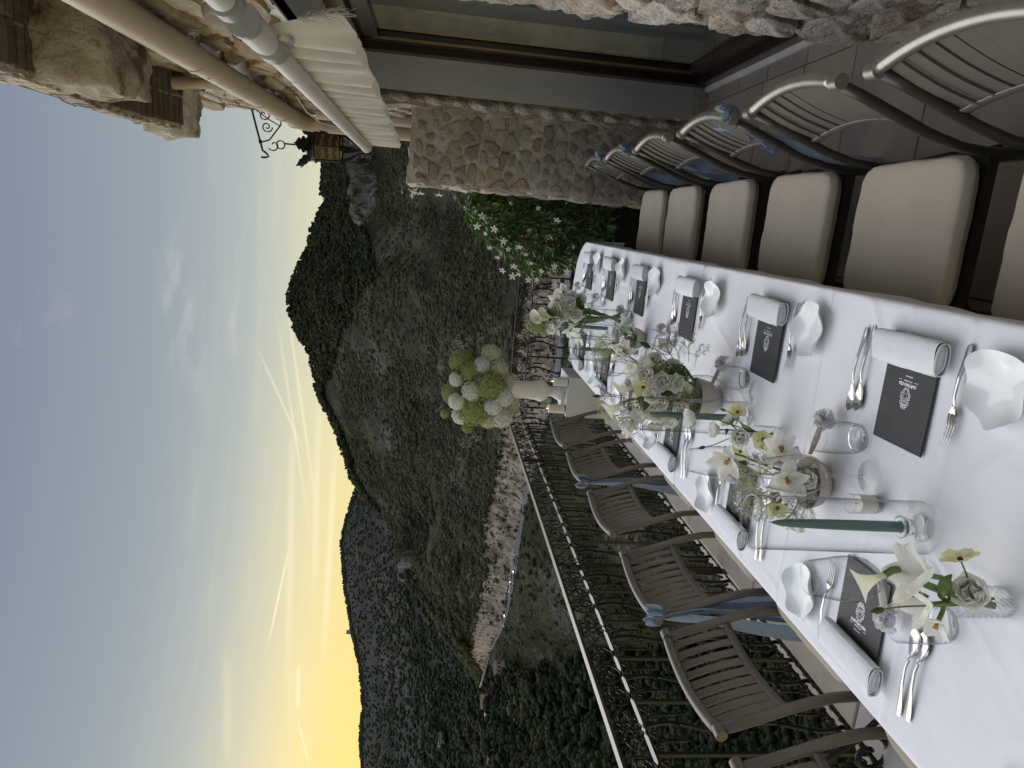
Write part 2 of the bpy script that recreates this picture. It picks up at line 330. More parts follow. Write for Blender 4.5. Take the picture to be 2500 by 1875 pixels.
def sheet(fn, nu, nv, name, mt, label=None):
    mb = MB().grid(fn, nu, nv); o = part(name, mb, mt, ang=None); o['kind'] = 'structure'; return o

def hill_mat(name, veg1, veg2, veg3, rock, rr=(.56, .64), far=0., s=1.):
    m = bpy.data.materials.new(name); m.use_nodes = True; t = m.node_tree; b = t.nodes['Principled BSDF']; b.inputs['Roughness'].default_value = .95; b.inputs['Specular IOR Level'].default_value = .1
    g = t.nodes.new('ShaderNodeNewGeometry')
    def nz(sc, d=6, st=(1, 1, 1)):
        mp_ = t.nodes.new('ShaderNodeMapping'); mp_.inputs['Scale'].default_value = st; t.links.new(g.outputs['Position'], mp_.inputs[0])
        n = t.nodes.new('ShaderNodeTexNoise'); n.inputs['Scale'].default_value = sc*s; n.inputs['Detail'].default_value = d; n.inputs['Roughness'].default_value = .68; t.links.new(mp_.outputs[0], n.inputs[0]); return n.outputs[0]
    def rg(v, a, bb):
        n = t.nodes.new('ShaderNodeMapRange'); n.inputs[1].default_value = a; n.inputs[2].default_value = bb; t.links.new(v, n.inputs[0]); return n.outputs[0]
    def mx(f, a, bb):
        n = t.nodes.new('ShaderNodeMix'); n.data_type = 'RGBA'
        for i, v in ((0, f), (6, a), (7, bb)):
            if isinstance(v, tuple): n.inputs[i].default_value = v+(1,)
            else: t.links.new(v, n.inputs[i])
        return n.outputs[2]
    c = mx(rg(nz(.42, 8), .40, .60), veg1, veg2)
    c = mx(rg(nz(.022), .47, .62), c, veg3)
    c = mx(rg(nz(.095, 8), .53, .63), c, tuple(v*.8 for v in veg1))
    ml = t.nodes.new('ShaderNodeMath'); ml.operation = 'MULTIPLY'; t.links.new(rg(nz(.012, 9), *rr), ml.inputs[0]); t.links.new(rg(nz(.30, 8, (1, 1, .6)), .46, .56), ml.inputs[1])
    rockc = mx(rg(nz(.3, 6, (1, 1, .35)), .38, .6), tuple(x*.45 for x in rock), rock)
    c = mx(ml.outputs[0], c, rockc); t.links.new(c, b.inputs['Base Color'])
    bn = t.nodes.new('ShaderNodeBump'); bn.inputs['Distance'].default_value = 4.; t.links.new(nz(.34, 9), bn.inputs['Height']); t.links.new(bn.outputs[0], b.inputs['Normal'])
    return m
MH = hill_mat('scrub_hillside', (.020, .025, .013), (.064, .066, .038), (.082, .080, .042), (.22, .208, .195), rr=(.53, .62))
MH2 = hill_mat('far_scrub_hillside', (.024, .028, .024), (.046, .050, .042), (.046, .048, .038), (.17, .16, .155), rr=(.54, .62), s=.8)
MH3 = hill_mat('lower_scrub_slope', (.02, .026, .012), (.07, .074, .035), (.11, .105, .055), (.26, .24, .215), rr=(.49, .57), s=2.4)
MCUT = material('rock_cutting', (.46, .395, .335), (.25, .205, .165), .95, scale=.42, bump=1.2, bscale=.7, c3=(.055, .05, .035), c3r=(.57, .62), c3s=.33, stretch=(1, 1, .36), detail=10, ramp=(.42, .58))
MCLIFF = material('grey_cliff', (.22, .21, .20), (.09, .085, .08), .95, scale=.22, bump=2.5, bscale=.4, c3=(.03, .035, .02), c3r=(.49, .55), c3s=.13, stretch=(1, 1, .5), detail=9)
MROAD = material('asphalt_road', (.16, .165, .17), (.13, .135, .14), .8, scale=.5)
MTREE = material('pine_crown', (.014, .020, .011), (.034, .040, .021), .9, scale=.9, spec=.1, c3=(.052, .056, .026), c3r=(.52, .62), c3s=.035)
MBUSH = material('scrub_bush', (.036, .041, .023), (.060, .063, .036), .95, scale=.6, spec=.1, c3=(.08, .085, .03), c3r=(.6, .66), c3s=.05)
MBUSH2 = material('near_scrub_bush', (.03, .042, .016), (.055, .065, .024), .95, scale=.9, spec=.1, c3=(.11, .12, .03), c3r=(.6, .66), c3s=.08)

def mainp(az, t):
    e0 = lerp(az, CUT); e1 = lerp(az, RIDGE); r0 = lerp(az, ROADR)+14; r1 = max(lerp(az, RRIDGE), r0+12)
    if t <= 1:
        r = r0*(r1/r0)**t; e = e0+(e1-e0)*t
        w = sin(pi*min(t, 1))
        k = r*(1+.10*w*fbm((az*.09, t*2.2, 3.1), 5))
        x, y, z = on_el(az, e, k)
        g = fbm((az*.35, t*9, .5), 5)*r*.012*min(1, 6*(1-t)+.25)*min(1, 5*t)
        return (x, y, z+g)
    x, y, z = on_el(az, e1, r1*(1+(t-1)*1.5)); return (x, y, z-(t-1)*r1*.5)
sheet(lambda u, v: mainp(-37+97*u, v*1.15), 420, 160, 'hillside', MH)
def backp(az, t):
    e1 = lerp(az, BACK); e0 = -6.5; r = 430*(1750/430)**min(t, 1); e = e0+(e1-e0)*min(t, 1)
    r *= 1+.12*sin(pi*min(t, 1))*fbm((az*.07, t*2.5, 9.1), 5)
    x, y, z = on_el(az, e, r*(1+max(0, t-1))); z += fbm((az*.4, t*9, 7.5), 5)*r*.010*min(1, 6*(1-min(t, 1))+.25)-max(0, t-1)*900
    return (x, y, z)
sheet(lambda u, v: backp(-85+70*u, v*1.15), 300, 120, 'far_hill', MH2)
# rock cutting, road and its verge
def cutp(az, t):
    r = lerp(az, ROADR); e = lerp(az, CUT)+.28*fbm((az*1.9, 3, 1), 4)+.15; top = 1.7+(r+14)*tan(radians(e))
    x = t; rr = r+4.5+9.5*t+3.6*fbm((az*.9, t*1.5, 2.2), 5)*sin(pi*t)+1.2*fbm((az*3.1, t*.9, 6.2), 4)*sin(pi*t)
    return pol(az, rr, RZ+(top-RZ)*t)
sheet(lambda u, v: cutp(-37+97*u, v), 620, 26, 'rock_cutting', MCUT)
sheet(lambda u, v: pol(-37+97*u, lerp(-37+97*u, ROADR)+5-10.5*v, RZ), 300, 2, 'road', MROAD)
def lowp(az, t):
    r0 = lerp(az, ROADR)-5 if az > -34.4 else 367-(-34.4-az)*4; e0 = math.degrees(atan2(RZ-1.7, r0)) if az > -34.4 else -5.6-.1*(-34.4-az)
    r0 = max(r0, 200); e = e0+(-62-e0)*t**1.15; r = r0*(42/r0)**t
    r *= 1+.16*min(1, 8*t)*fbm((az*.06, t*3, 4.4), 5)
    x, y, z = on_el(az, e, r); return (x, y, z+r*.012*fbm((az*.5, t*14, 1.5), 5)*min(1, 10*t))
sheet(lambda u, v: lowp(-85+145*u, v), 420, 200, 'lower_slope', MH3)
# guard rail blocks along the road verge
mb = MB()
for i in range(150):
    az = -34+32*i/150; x, y, z = pol(az, lerp(az, ROADR)-4.6, RZ); mb.box(x, y, z+.5, .35, .35, 1.0, radians(-az))
    x2, y2, z2 = pol(az+32/150, lerp(az+32/150, ROADR)-4.6, RZ); mb.tube([(x, y, z+.8), (x2, y2, z2+.8)], .16, 4)
tag(part('guard_rail', mb, material('galvanised_rail', (.30, .31, .32), rough=.5)), 'thin grey guard rail along the valley side of the road below', 'guard rail')

# ---- vegetation masses (stuff) made of many small leafy clumps
def ico(sub):
    import bmesh
    bm = bmesh.new(); bmesh.ops.create_icosphere(bm, subdivisions=sub, radius=1)
    v = np.array([x.co[:] for x in bm.verts]); f = np.array([[q.index for q in p.verts] for p in bm.faces]); bm.free(); return v, f
IC1 = ico(1)
def ico0():
    g = (1+5**.5)/2; v = np.array([(-1, g, 0), (1, g, 0), (-1, -g, 0), (1, -g, 0), (0, -1, g), (0, 1, g), (0, -1, -g), (0, 1, -g), (g, 0, -1), (g, 0, 1), (-g, 0, -1), (-g, 0, 1)])/1.902
    f = np.array([(0, 11, 5), (0, 5, 1), (0, 1, 7), (0, 7, 10), (0, 10, 11), (1, 5, 9), (5, 11, 4), (11, 10, 2), (10, 7, 6), (7, 1, 8), (3, 9, 4), (3, 4, 2), (3, 2, 6), (3, 6, 8), (3, 8, 9), (4, 9, 5), (2, 4, 11), (6, 2, 10), (8, 6, 7), (9, 8, 1)]); return v, f
IC0 = ico0()
def clumps(pts, n, rnd, k=.42):
    # every tree or bush as a cluster of small leafy clumps with gaps
    out = []
    for x, y, z, s_ in pts:
        for _ in range(n):
            a = rnd.uniform(0, 6.283); c = rnd.uniform(-.35, 1); r_ = s_*rnd.uniform(.55, 1)*sqrt(max(0, 1-c*c*.9)); out.append((x+r_*cos(a)*.85, y+r_*sin(a)*.85, z+s_*c*.7, s_*k*rnd.uniform(.55, 1.2)))
    return out
def scatter(name, pts, mt, label, cat, ic=IC1, jit=.28, seed=1, sq=.8):
    rng = np.random.default_rng(seed); v0, f0 = ic; n = len(pts); nv = len(v0)
    P = np.array([p[:3] for p in pts]); S = np.array([p[3] for p in pts])
    V = v0[None]*(1+rng.uniform(-jit, jit, (n, nv, 1))); V = V*S[:, None, None]*np.array([1, 1, sq])*rng.uniform(.8, 1.25, (n, 1, 3)); V += P[:, None]
    F = (f0[None]+(np.arange(n)*nv)[:, None, None]).reshape(-1, 3); V = V.reshape(-1, 3)
    me = bpy.data.meshes.new(name); me.vertices.add(len(V)); me.vertices.foreach_set('co', V.ravel()); me.loops.add(F.size); me.loops.foreach_set('vertex_index', F.ravel())
    me.polygons.add(len(F)); me.polygons.foreach_set('loop_start', np.arange(0, F.size, 3)); me.polygons.foreach_set('loop_total', np.full(len(F), 3)); me.update(); me.validate()
    me.materials.append(mt); o = bpy.data.objects.new(name, me); COL.objects.link(o); tag(o, label, cat, kind='stuff'); return o
rnd = random.Random(3)
pts = []
while len(pts) < 21000:
    az = rnd.uniform(-36.5, 12); t = rnd.random()**.8
    n_ = fbm((az*.25, t*5, 8), 3)
    if t > .9 and az > -16: continue
    if n_ < rnd.uniform(-.6, .38): continue
    x, y, z = mainp(az, t); s_ = rnd.uniform(.3, 1.0)**2*(2.0 if t > .5 else 1.3)+.25; pts.append((x, y, z+s_*.1, s_))
scatter('hillside_scrub', pts, MBUSH, 'dark scrub and bushes scattered over the main hillside', 'scrub', ic=IC0, jit=.4)
pts = []
while len(pts) < 6500:
    az = rnd.uniform(-24, 14); dens = 1. if az > -11 else .35
    if rnd.random() > dens: continue
    depth = .30*max(0, 1-abs(az+5)/9)+.06
    t = 1-rnd.random()**1.3*depth if az > -14 else 1-rnd.random()*.03
    x, y, z = mainp(az, t); s_ = rnd.uniform(1.5, 3.9); pts.append((x, y, z+s_*.5, s_))
scatter('ridge_pine_wood', clumps(pts, 5, rnd, .5), MTREE, 'dense dark pine wood covering the crest of the main hill', 'wood', ic=IC0, jit=.4)
pts = []
while len(pts) < 11000:
    az = rnd.uniform(-46, -21); t = rnd.random()
    x, y, z = backp(az, t if rnd.random() < .8 else 1-rnd.random()*.02); s_ = rnd.uniform(1.2, 3.4); pts.append((x, y, z+s_*.3, s_))
scatter('far_hill_scrub', pts, MTREE, 'dark trees and scrub on the far hill in front of the sunset', 'scrub', ic=IC0, jit=.4)
pts = []
while len(pts) < 9000:      # bushes on the slope under the road
    az = rnd.uniform(-44, 12); t = rnd.random()**.9*.95
    if fbm((az*.2, t*8, 18), 3) < rnd.uniform(-.45, .3): continue
    x, y, z = lowp(az, t); s_ = rnd.uniform(.4, 1.5)*(1-.6*t); pts.append((x, y, z+s_*.15, s_))
scatter('lower_slope_scrub', clumps(pts, 6, rnd), MBUSH2, 'olive and dark bushes on the steep slope below the road', 'scrub', ic=IC0, jit=.4)
pts = []
while len(pts) < 2300:      # wood in the valley at the left
    az = rnd.uniform(-50, -30.5); t = rnd.random()**1.2*.72
    lim = -36.5+9*(t-.05) if t < .5 else -32.5-8*(t-.5)
    if az > lim+rnd.uniform(-1, 1): continue
    x, y, z = lowp(az, t); s_ = rnd.uniform(2., 4.6)*(1-.62*t); pts.append((x, y, z+s_*.5, s_))
while len(pts) < 3100:
    az = rnd.uniform(-50, -36.3); t = rnd.random()**1.4*.5; x, y, z = backp(az, t); s_ = rnd.uniform(2.5, 5); pts.append((x, y, z+s_*.4, s_))
scatter('valley_wood', clumps(pts, 16, rnd, .36), MTREE, 'dark green wood filling the valley below the terrace on the left', 'wood', ic=IC0, jit=.4)

rnd = random.Random(41); pts = []      # bushes hanging over the edges of the rock cutting and dotted on it
for _ in range(2600):
    az = rnd.uniform(-37, 10)
    if rnd.random() < .45: x, y, z = cutp(az, 1-abs(rnd.gauss(0, .07)))
    elif rnd.random() < .5: x, y, z = cutp(az, rnd.random())
    else: x, y, z = pol(az, lerp(az, ROADR)+5+rnd.random()*1.5, RZ+.3) if rnd.random() < .4 else pol(az, lerp(az, ROADR)-5.6-rnd.random()*3, RZ-.5)
    pts.append((x, y, z, rnd.uniform(.3, 1.15)))
scatter('cutting_scrub', clumps(pts, 4, rnd), MBUSH, 'dark bushes along the top and foot of the pale rock cutting', 'scrub', ic=IC0, jit=.4)
# cliffs
def cliff(name, a0, a1, e0, e1, r, label, seed, sl=.25):
    def f(u, v):
        az = a0+(a1-a0)*u; edge = min(1, 8*u, 8*(1-u)); top = e1-(e1-e0)*.35*(1-edge)-.25*fbm((az*1.2, seed, 0), 4); e = e0+(top-e0)*v
        rr = r(az)+sl*r(az)*.12*v+r(az)*.010*fbm((az*1.1, v*2.5, seed), 6)*1.2+(1-edge)*r(az)*.05
        return on_el(az, e, rr)
    o = part(name, MB().grid(f, 70, 40), MCLIFF, ang=None); return tag(o, label, 'cliff')
def main_r(az, e):
    best = min((abs(math.degrees(atan2(q[2]-1.7, sqrt(q[0]**2+q[1]**2)))-e), sqrt(q[0]**2+q[1]**2)) for q in (mainp(az, k/40) for k in range(41))); return best[1]
def rr_(a0, a1, e):
    tab = [(a, main_r(a, e)-4) for a in np.linspace(a0, a1, 9)]; return lambda az: lerp(az, tab)
cliff('cliff', -1.6, 6.5, 4.3, 7.1, rr_(-1.6, 6.5, 5.2), 'broad pale grey cliff face high on the hill, behind the lantern', 1)
cliff('cliff', -29.6, -26.6, -.3, 1.7, rr_(-29.6, -26.6, .4), 'small grey rocky knob at the left end of the main hill', 8)

# houses
MW = material('house_wall', (.42, .39, .35), (.35, .33, .29), .9, scale=1.); MRF = material('clay_roof', (.22, .11, .07), (.17, .09, .06), .9, scale=1.5); MWIN = material('house_window', (.03, .035, .04), rough=.2)
def house(az, el, r, w, d, h, rz, label, roof='gable', nw=3, storeys=1):
    fn = backp if r > 400 else lowp
    q_ = min((fn(az, k/160) for k in range(161)), key=lambda q: abs(math.degrees(atan2(q[2]-1.7, sqrt(q[0]**2+q[1]**2)))-el)); x, y, z = q_
    t = thing('house', label, 'house', (x, y, z+.9), radians(-az+rz), 'houses on the far slopes')
    part('wall', MB().box(0, 0, h/2-1, w, d, h+2), MW, t, smooth=False)
    if roof == 'gable':
        v = [(-w/2-.4, -d/2-.5, h), (w/2+.4, -d/2-.5, h), (w/2+.4, d/2+.5, h), (-w/2-.4, d/2+.5, h), (-w/2-.4, 0, h+d*.28), (w/2+.4, 0, h+d*.28)]
        part('roof', MB().add(v, [(0, 1, 5, 4), (2, 3, 4, 5), (0, 4, 3), (1, 2, 5), (3, 2, 1, 0)]), MRF, t, smooth=False)
    else: part('roof', MB().box(0, 0, h+.15, w+.6, d+.6, .3), MW, t, smooth=False)
    for s_ in range(storeys):
        for i in range(nw):
            part('window', MB().box(-w/2+w*(i+.5)/nw, -d/2-.05, h*(s_+.55)/storeys, w/nw*.42, .12, h/storeys*.45), MWIN, t, smooth=False)
    return t
house(-40.53, -2.5, 470, 12, 6, 4., 20, 'long pale villa with a row of windows among trees left of the valley', 'flat', 6, 2)
house(-37.97, -5.2, 352, 5, 5, 3.2, 10, 'house with a red tiled roof just beyond the end of the rock cutting')
house(-38.98, -5.45, 338, 6, 5, 2.6, -15, 'low white house beside the red roofed one', 'flat', 4)
house(-35.7, -6.85, 262, 5.5, 4.5, 2.8, 25, 'red tiled cottage half hidden by pines under the road')
house(-41.7, -6.1, 285, 6.5, 4, 2.2, 0, 'long low white house at the left edge of the valley', 'gable', 5)
house(-33.2, 4.95, 1500, 9, 9, 9, 0, 'small stone building on the skyline of the far hill', 'flat', 2)
x, y, z = min((lowp(-39.82, k/160) for k in range(161)), key=lambda q: abs(math.degrees(atan2(q[2]-1.7, sqrt(q[0]**2+q[1]**2)))+7.7))
tp = thing('swimming_pool', 'small bright blue swimming pool among the dark trees in the valley', 'pool', (x, y, z+1.2), radians(30))
part('pool_edge', MB().box(0, 0, .1, 9, 5.2, .5), MW, tp, smooth=False); part('water', MB().box(0, 0, .37, 7.6, 3.8, .05), material('pool_water', (.10, .42, .62), rough=.1), tp, smooth=False)
for a, e, r_, l, col in [(-27.65, 0, -1.8, 'dark car', (.02, .02, .025)), (-28.88, 0, -1.8, 'silver car', (.5, .5, .5)), (-29.65, 0, 1.8, 'white car', (.8, .8, .8)), (-31.05, 0, 1.8, 'black car', (.03, .03, .03)), (-32.18, 0, -1.8, 'pale car', (.6, .6, .58))]:
    rr = lerp(a, ROADR)+r_; x, y, z = pol(a, rr, RZ)
    t = thing('parked_car', 'tiny '+l+' on the road under the rock cutting, '+{-27.65: 'furthest right of the five', -28.88: 'second from the right', -29.65: 'in the middle of the five', -31.05: 'second from the left', -32.18: 'furthest left of the five'}[a], 'car', (x, y, z), radians(-a-14 if a > -30 else -a-25), 'cars on the road below')
    body = MB().box(0, 0, .62, 4.3, 1.75, .62, bev=.18); part('body', body, material('car_paint', col, rough=.25), t)
    part('cabin', MB().box(-.15, 0, 1.15, 2.2, 1.5, .5, bev=.16), MWIN, t)
    for sx in (-1.35, 1.35):
        for sy in (-.85, .85): part('wheel', MB().tube([(sx, sy-.1, .33), (sx, sy+.1, .33)], .33, 10), M['frame'], t)
    if col[0] > .4:
        for sy in (-.6, .6): part('headlight', MB().ball((2.16, sy, .65), .14, 6, 4), emis('headlight', (1, .95, .85), 9), t)

# ------------------------------------------------------------------ terrace floor
def rock_bump(p, s, a, sd=0): return a*fbm((p[0]*s+sd, p[1]*s, p[2]*s), 4)
fl = part('terrace_floor', MB().box(.0, 2.3, -.25, 3.4, 8.3, .49), M['grout'], smooth=False); fl['kind'] = 'structure'
xs = [-1.45, -.98, -.55, -.12, .30, .84, 1.02]
rnd = random.Random(5)
for a, b in zip(xs, xs[1:]):
    y = -.9+rnd.random()*.3
    while y < 6.2:
        l = rnd.choice((.38, .44, .52, .62)) if b-a > .25 else rnd.choice((.36, .42)); 
        part('paving_slab', MB().box((a+b)/2, y+l/2, -.004+rnd.uniform(-.0012, .0012), b-a-.006, l-.006, .02, bev=.003), M['tile'], fl, smooth=False); y += l
y = -.6
while y < 6.3:
    l = .92; part('kerb_slab', MB().box(-1.63, y+l/2, -.06, .355, l-.007, .125, bev=.006), M['kerb'], fl, smooth=False); y += l
# terrace retaining wall under the railing
rw = part('retaining_wall', MB().box(-1.66, 2.3, -6.3, .28, 8.4, 12.3).box(-.2, 6.42, -6.3, 3.2, .2, 12.3), M['mortar'], smooth=False)
tag(rw, 'rough mortared retaining wall holding up the terrace beneath the iron railing', 'wall')
# stone paving and kerb of the lane seen below the far railing
ld = sheet(lambda u, v: (-4.4+4.9*u, 6.9+5.6*v, -2.2-.35*v), 8, 8, 'lower_terrace', M['kerb'])

# ------------------------------------------------------------------ rubble masonry
def clip(poly, px, py, nx, ny):
    out = []
    for i in range(len(poly)):
        a = poly[i]; b = poly[(i+1) % len(poly)]; da = (a[0]-px)*nx+(a[1]-py)*ny; db = (b[0]-px)*nx+(b[1]-py)*ny
        if da <= 0: out.append(a)
        if (da < 0 < db) or (db < 0 < da): k = da/(da-db); out.append((a[0]+(b[0]-a[0])*k, a[1]+(b[1]-a[1])*k))
    return out
def voronoi(w, h, n, rnd, asp=1.6):
    pts = []
    for _ in range(n*14):
        if len(pts) >= n: break
        p = (rnd.random()*w, rnd.random()*h)
        if all(((p[0]-q[0])/asp)**2+(p[1]-q[1])**2 > (w*h/n)*.38/asp for q in pts): pts.append(p)
    cells = []
    for p in pts:
        poly = [(0, 0), (w, 0), (w, h), (0, h)]
        for q in sorted(pts, key=lambda q: (q[0]-p[0])**2+(q[1]-p[1])**2)[1:16]:
            dx, dy = q[0]-p[0], (q[1]-p[1]); wgt = asp*asp
            poly = clip(poly, (p[0]+q[0])/2, (p[1]+q[1])/2, dx, dy*wgt)
            if len(poly) < 3: break
        if len(poly) >= 3: cells.append((p, poly))
    return cells
def stones(parent, O, U, Vv, Nn, w, h, n, seed, mt, gap=.86, proud=.014, asp=1.6, keep=None, name='stone', wig=.1, vary=(.86, 1.03)):
    rnd = random.Random(seed); O, U, Vv, Nn = map(Vector, (O, U, Vv, Nn)); cnt = 0
    for (cx, cy), poly in voronoi(w, h, n, rnd, asp):
        gx = sum(p[0] for p in poly)/len(poly); gy = sum(p[1] for p in poly)/len(poly)
        if keep and not keep(gx, gy): continue
        pl = []
        for i in range(len(poly)):      # cut corners, then wobble
            a = poly[i]; b = poly[(i+1) % len(poly)]; pl.append((a[0]*.8+b[0]*.2, a[1]*.8+b[1]*.2)); pl.append((a[0]*.2+b[0]*.8, a[1]*.2+b[1]*.8))
        g = gap*rnd.uniform(*vary); m = len(pl); pr = proud*rnd.uniform(.5, 1.5); tx, ty = rnd.uniform(-.12, .12), rnd.uniform(-.12, .12)
        wr = [1+rnd.uniform(-wig, wig) for _ in pl]; V = []
        for ring, (k, d) in enumerate(((1.02, -.03), (1.0, pr*.3), (.90, pr), (.5, pr*1.15))):
            for i, (x, y) in enumerate(pl):
                dx, dy = (x-gx)*g*k*wr[i], (y-gy)*g*k*wr[i]; dd = d+((dx*tx+dy*ty) if ring else 0)+(rnd.uniform(-.15, .15)*pr if ring > 1 else 0)
                V.append(O+U*(gx+dx)+Vv*(gy+dy)+Nn*dd)
        V.append(O+U*gx+Vv*gy+Nn*(pr*1.2)); F = []
        for r_ in range(3):
            for i in range(m): j = (i+1) % m; F.append((r_*m+i, r_*m+j, r_*m+m+j, r_*m+m+i))
        for i in range(m): F.append((3*m+i, 3*m+(i+1) % m, 4*m))
        c = Vector(O+U*gx+Vv*gy); mb = MB(); mb.add([p-c for p in V], F)
        part(name, mb, mt, parent, ang=50, loc=c); cnt += 1
    return cnt
def slab(O, U, Vv, Nn, w, h, d, nu, nv, amp, sd, s=7):
    # rough wall body: displaced front, sides that follow it, open back
    O, U, Vv, Nn = map(Vector, (O, U, Vv, Nn)); mb = MB()
    def f(u, v):
        eu = min(1, 1); p = O+U*(w*u)+Vv*(h*v)
        k = fbm((p.x*s+sd, p.y*s, p.z*s), 5); k2 = fbm((p.x*s*3+sd, p.y*s*3, p.z*s*3), 3)
        q = p+Nn*(amp*k+amp*.4*k2)
        if u in (0, 1): q += U*(amp*1.8*fbm((p.y*9+sd, p.z*9, 3), 4))
        if v == 1: q += Vv*(amp*1.5*fbm((p.x*8+sd, p.y*8, 1), 4))
        return q
    mb.grid(f, nu, nv)
    def side(u0, v0, u1, v1, n_):
        mb.grid(lambda a, b: f(u0+(u1-u0)*a, v0+(v1-v0)*a) - Nn*(d*b) + Vector((rock_bump((a*5, b*5, sd), 1.3, amp*1.5),)*3)*(1 if 0 < b < 1 else 0), n_, 5)
    side(0, 0, 0, 1, nv); side(1, 1, 1, 0, nv); side(0, 1, 1, 1, nu)
    return mb
# free-standing pier beside the plant, its rough face to the camera
pier = thing('stone_pier', 'rough rubble stone pier between the flowering climber and the grey rendered door reveal', 'wall')
# face runs from X=.16 (left) to X=.68 (right) at Y 4.80 ; leans slightly
pO = (.165, 4.80, 0); part('wall', slab(pO, (1, 0, 0), (.012, .008, 1), (0, -1, 0), .53, 1.925, .42, 60, 180, .012, 2.), M['mortar'], pier, ang=None)
stones(pier, (.175, 4.797, .02), (1, 0, 0), (.012, .008, 1), (0, -1, 0), .50, 1.88, 125, 4, M['stone'], gap=.92, proud=.010, asp=1.25, wig=.22, vary=(.5, 1.08))
stones(pier, (.165, 5.20, .02), (0, -1, 0), (0.012, 0, 1), (-1, 0, 0), .40, 1.86, 34, 5, M['stone'], gap=.85, proud=.010)
# pale broken arris and grey rendered reveal of the door niche
rev = thing('door_reveal', 'grey rendered side of the door niche with a pale broken stone edge', 'wall')
part('render', MB().grid(lambda u, v: (.735+.285*u, 4.735+.07*u-.002*sin(v*9), 2.36*v), 10, 60).grid(lambda u, v: (.735+.285*u, 4.735+.07*u, .07*v), 2, 2), M['plaster'], rev, ang=None)
part('skirting_patch', MB().box(.86, 4.752, .045, .27, .012, .09, radians(14)), M['mortar'], rev, smooth=False)
rnd = random.Random(9); z = 0.
while z < 2.33:
    h = rnd.uniform(.09, .2); w = rnd.uniform(.035, .052); c = (.700+rnd.uniform(-.006, .006), 4.765, z+h/2); mb = MB().ball((0, 0, 0), 1, 9, 7, jit=.16)
    part('stone', MB().add([(p[0]*w, p[1]*.045, p[2]*h*.7) for p in mb.v], mb.f), M['palestone'], rev, ang=60, loc=c); z += h
part('edge_mortar', slab((.655, 4.745, 0), (1, .12, 0), (0, 0, 1), (0, -1, 0), .085, 2.36, .2, 8, 160, .012, 8.), M['palestone'], rev, ang=None)

# main house wall: outer face X=.72, far end Y=6.3, door niche between Y 2.75 and 4.73
hw = thing('house_wall', 'tall rubble stone wall of the old house on the right, above and around the glazed door', 'wall')
part('wall', slab((.72, 6.32, 2.36), (0, -1, 0), (0, 0, 1), (-1, 0, 0), 8.6, 2.8, .5, 300, 110, .03, 5.), M['mortar'], hw, ang=None)
part('wall', slab((.72, 6.32, 1.2), (0, -1, 0), (0, 0, 1), (-1, 0, 0), 1.46, 1.16, .5, 50, 40, .02, 6.), M['mortar'], hw, ang=None)
part('wall', slab((.765, 2.76, 0), (0, -1, 0), (0, 0, 1), (-1, 0, 0), 5.0, 2.36, .5, 220, 130, .026, 7., s=7), M['palestone'], hw, ang=None)
part('end_wall', MB().box(1.9, 6.1, 2.4, 2.2, .3, 5.4), M['mortar'], hw, smooth=False)
part('niche_back', MB().box(1.9, 2.2, 3.0, 1.6, 6.0, 1.3), M['mortar'], hw, smooth=False)
stones(hw, (.715, 6.28, 2.38), (0, -1, 0), (0, 0, 1), (-1, 0, 0), 5.4, 1.9, 285, 12, M['stone'], gap=.90, proud=.028, asp=2.0)
stones(hw, (.715, 6.28, 1.5), (0, -1, 0), (0, 0, 1), (-1, 0, 0), 1.5, .86, 30, 13, M['stone'], gap=.88, proud=.02, asp=1.8)
stones(hw, (.755, 2.72, .03), (0, -1, 0), (0, 0, 1), (-1, 0, 0), 2.3, 2.3, 105, 14, M['palestone'], gap=.96, proud=.006, asp=1.9)
lt = part('lintel_soffit', MB().box(.98, 3.75, 2.40, .52, 2.1, .08).box(.74, 3.75, 2.42, .06, 2.05, .12), M['plaster'], hw, smooth=False)
# overhanging ledge on two boulder corbels, brick soffit between
ov = thing('stone_ledge', 'overhanging brick and stone ledge high on the house wall, carried by two rough corbel stones', 'ledge')
def arch(y): 
    t = (y-3.35)/(4.72-3.35); return 3.30+.10*sin(pi*max(0, min(1, t)))-.0*t
def ledge_face(u, v):
    y = 2.3+2.45*u; z0 = arch(y); return (.385+.012*fbm((y*9, v*3, 1), 4)+.02*v, y, z0+(3.60-z0+.012*fbm((y*6, 0, 4), 4))*v)
part('ledge_body', MB().grid(ledge_face, 90, 8).grid(lambda u, v: (.385+.36*v, 2.3+2.45*u, arch(2.3+2.45*u)+.006*fbm((u*30, v*6, 2), 4)), 90, 10).grid(lambda u, v: (.40+.34*v, 2.3+2.45*u, 3.60), 10, 2).grid(lambda u, v: (.385+.36*v, 4.75, 3.30+.3*u), 4, 4), M['palestone'], ov, ang=None)
rnd = random.Random(21)
for i in range(40):
    y = 2.55+2.15*i/39
    for j in range(2):
        part('brick', MB().box(.475+.165*j+rnd.uniform(-.005, .005), y, arch(y)-.006+rnd.uniform(-.004, .002), .150, .042, .02, rnd.uniform(-.03, .03), bev=.003), M['brick'], ov, smooth=False)
for i in range(26):
    y = 2.75+1.95*i/25
    part('brick', MB().box(.378+rnd.uniform(-.004, .003), y, arch(y)+.05, .02, .055, .085, bev=.003), M['palestone'], ov, smooth=False)
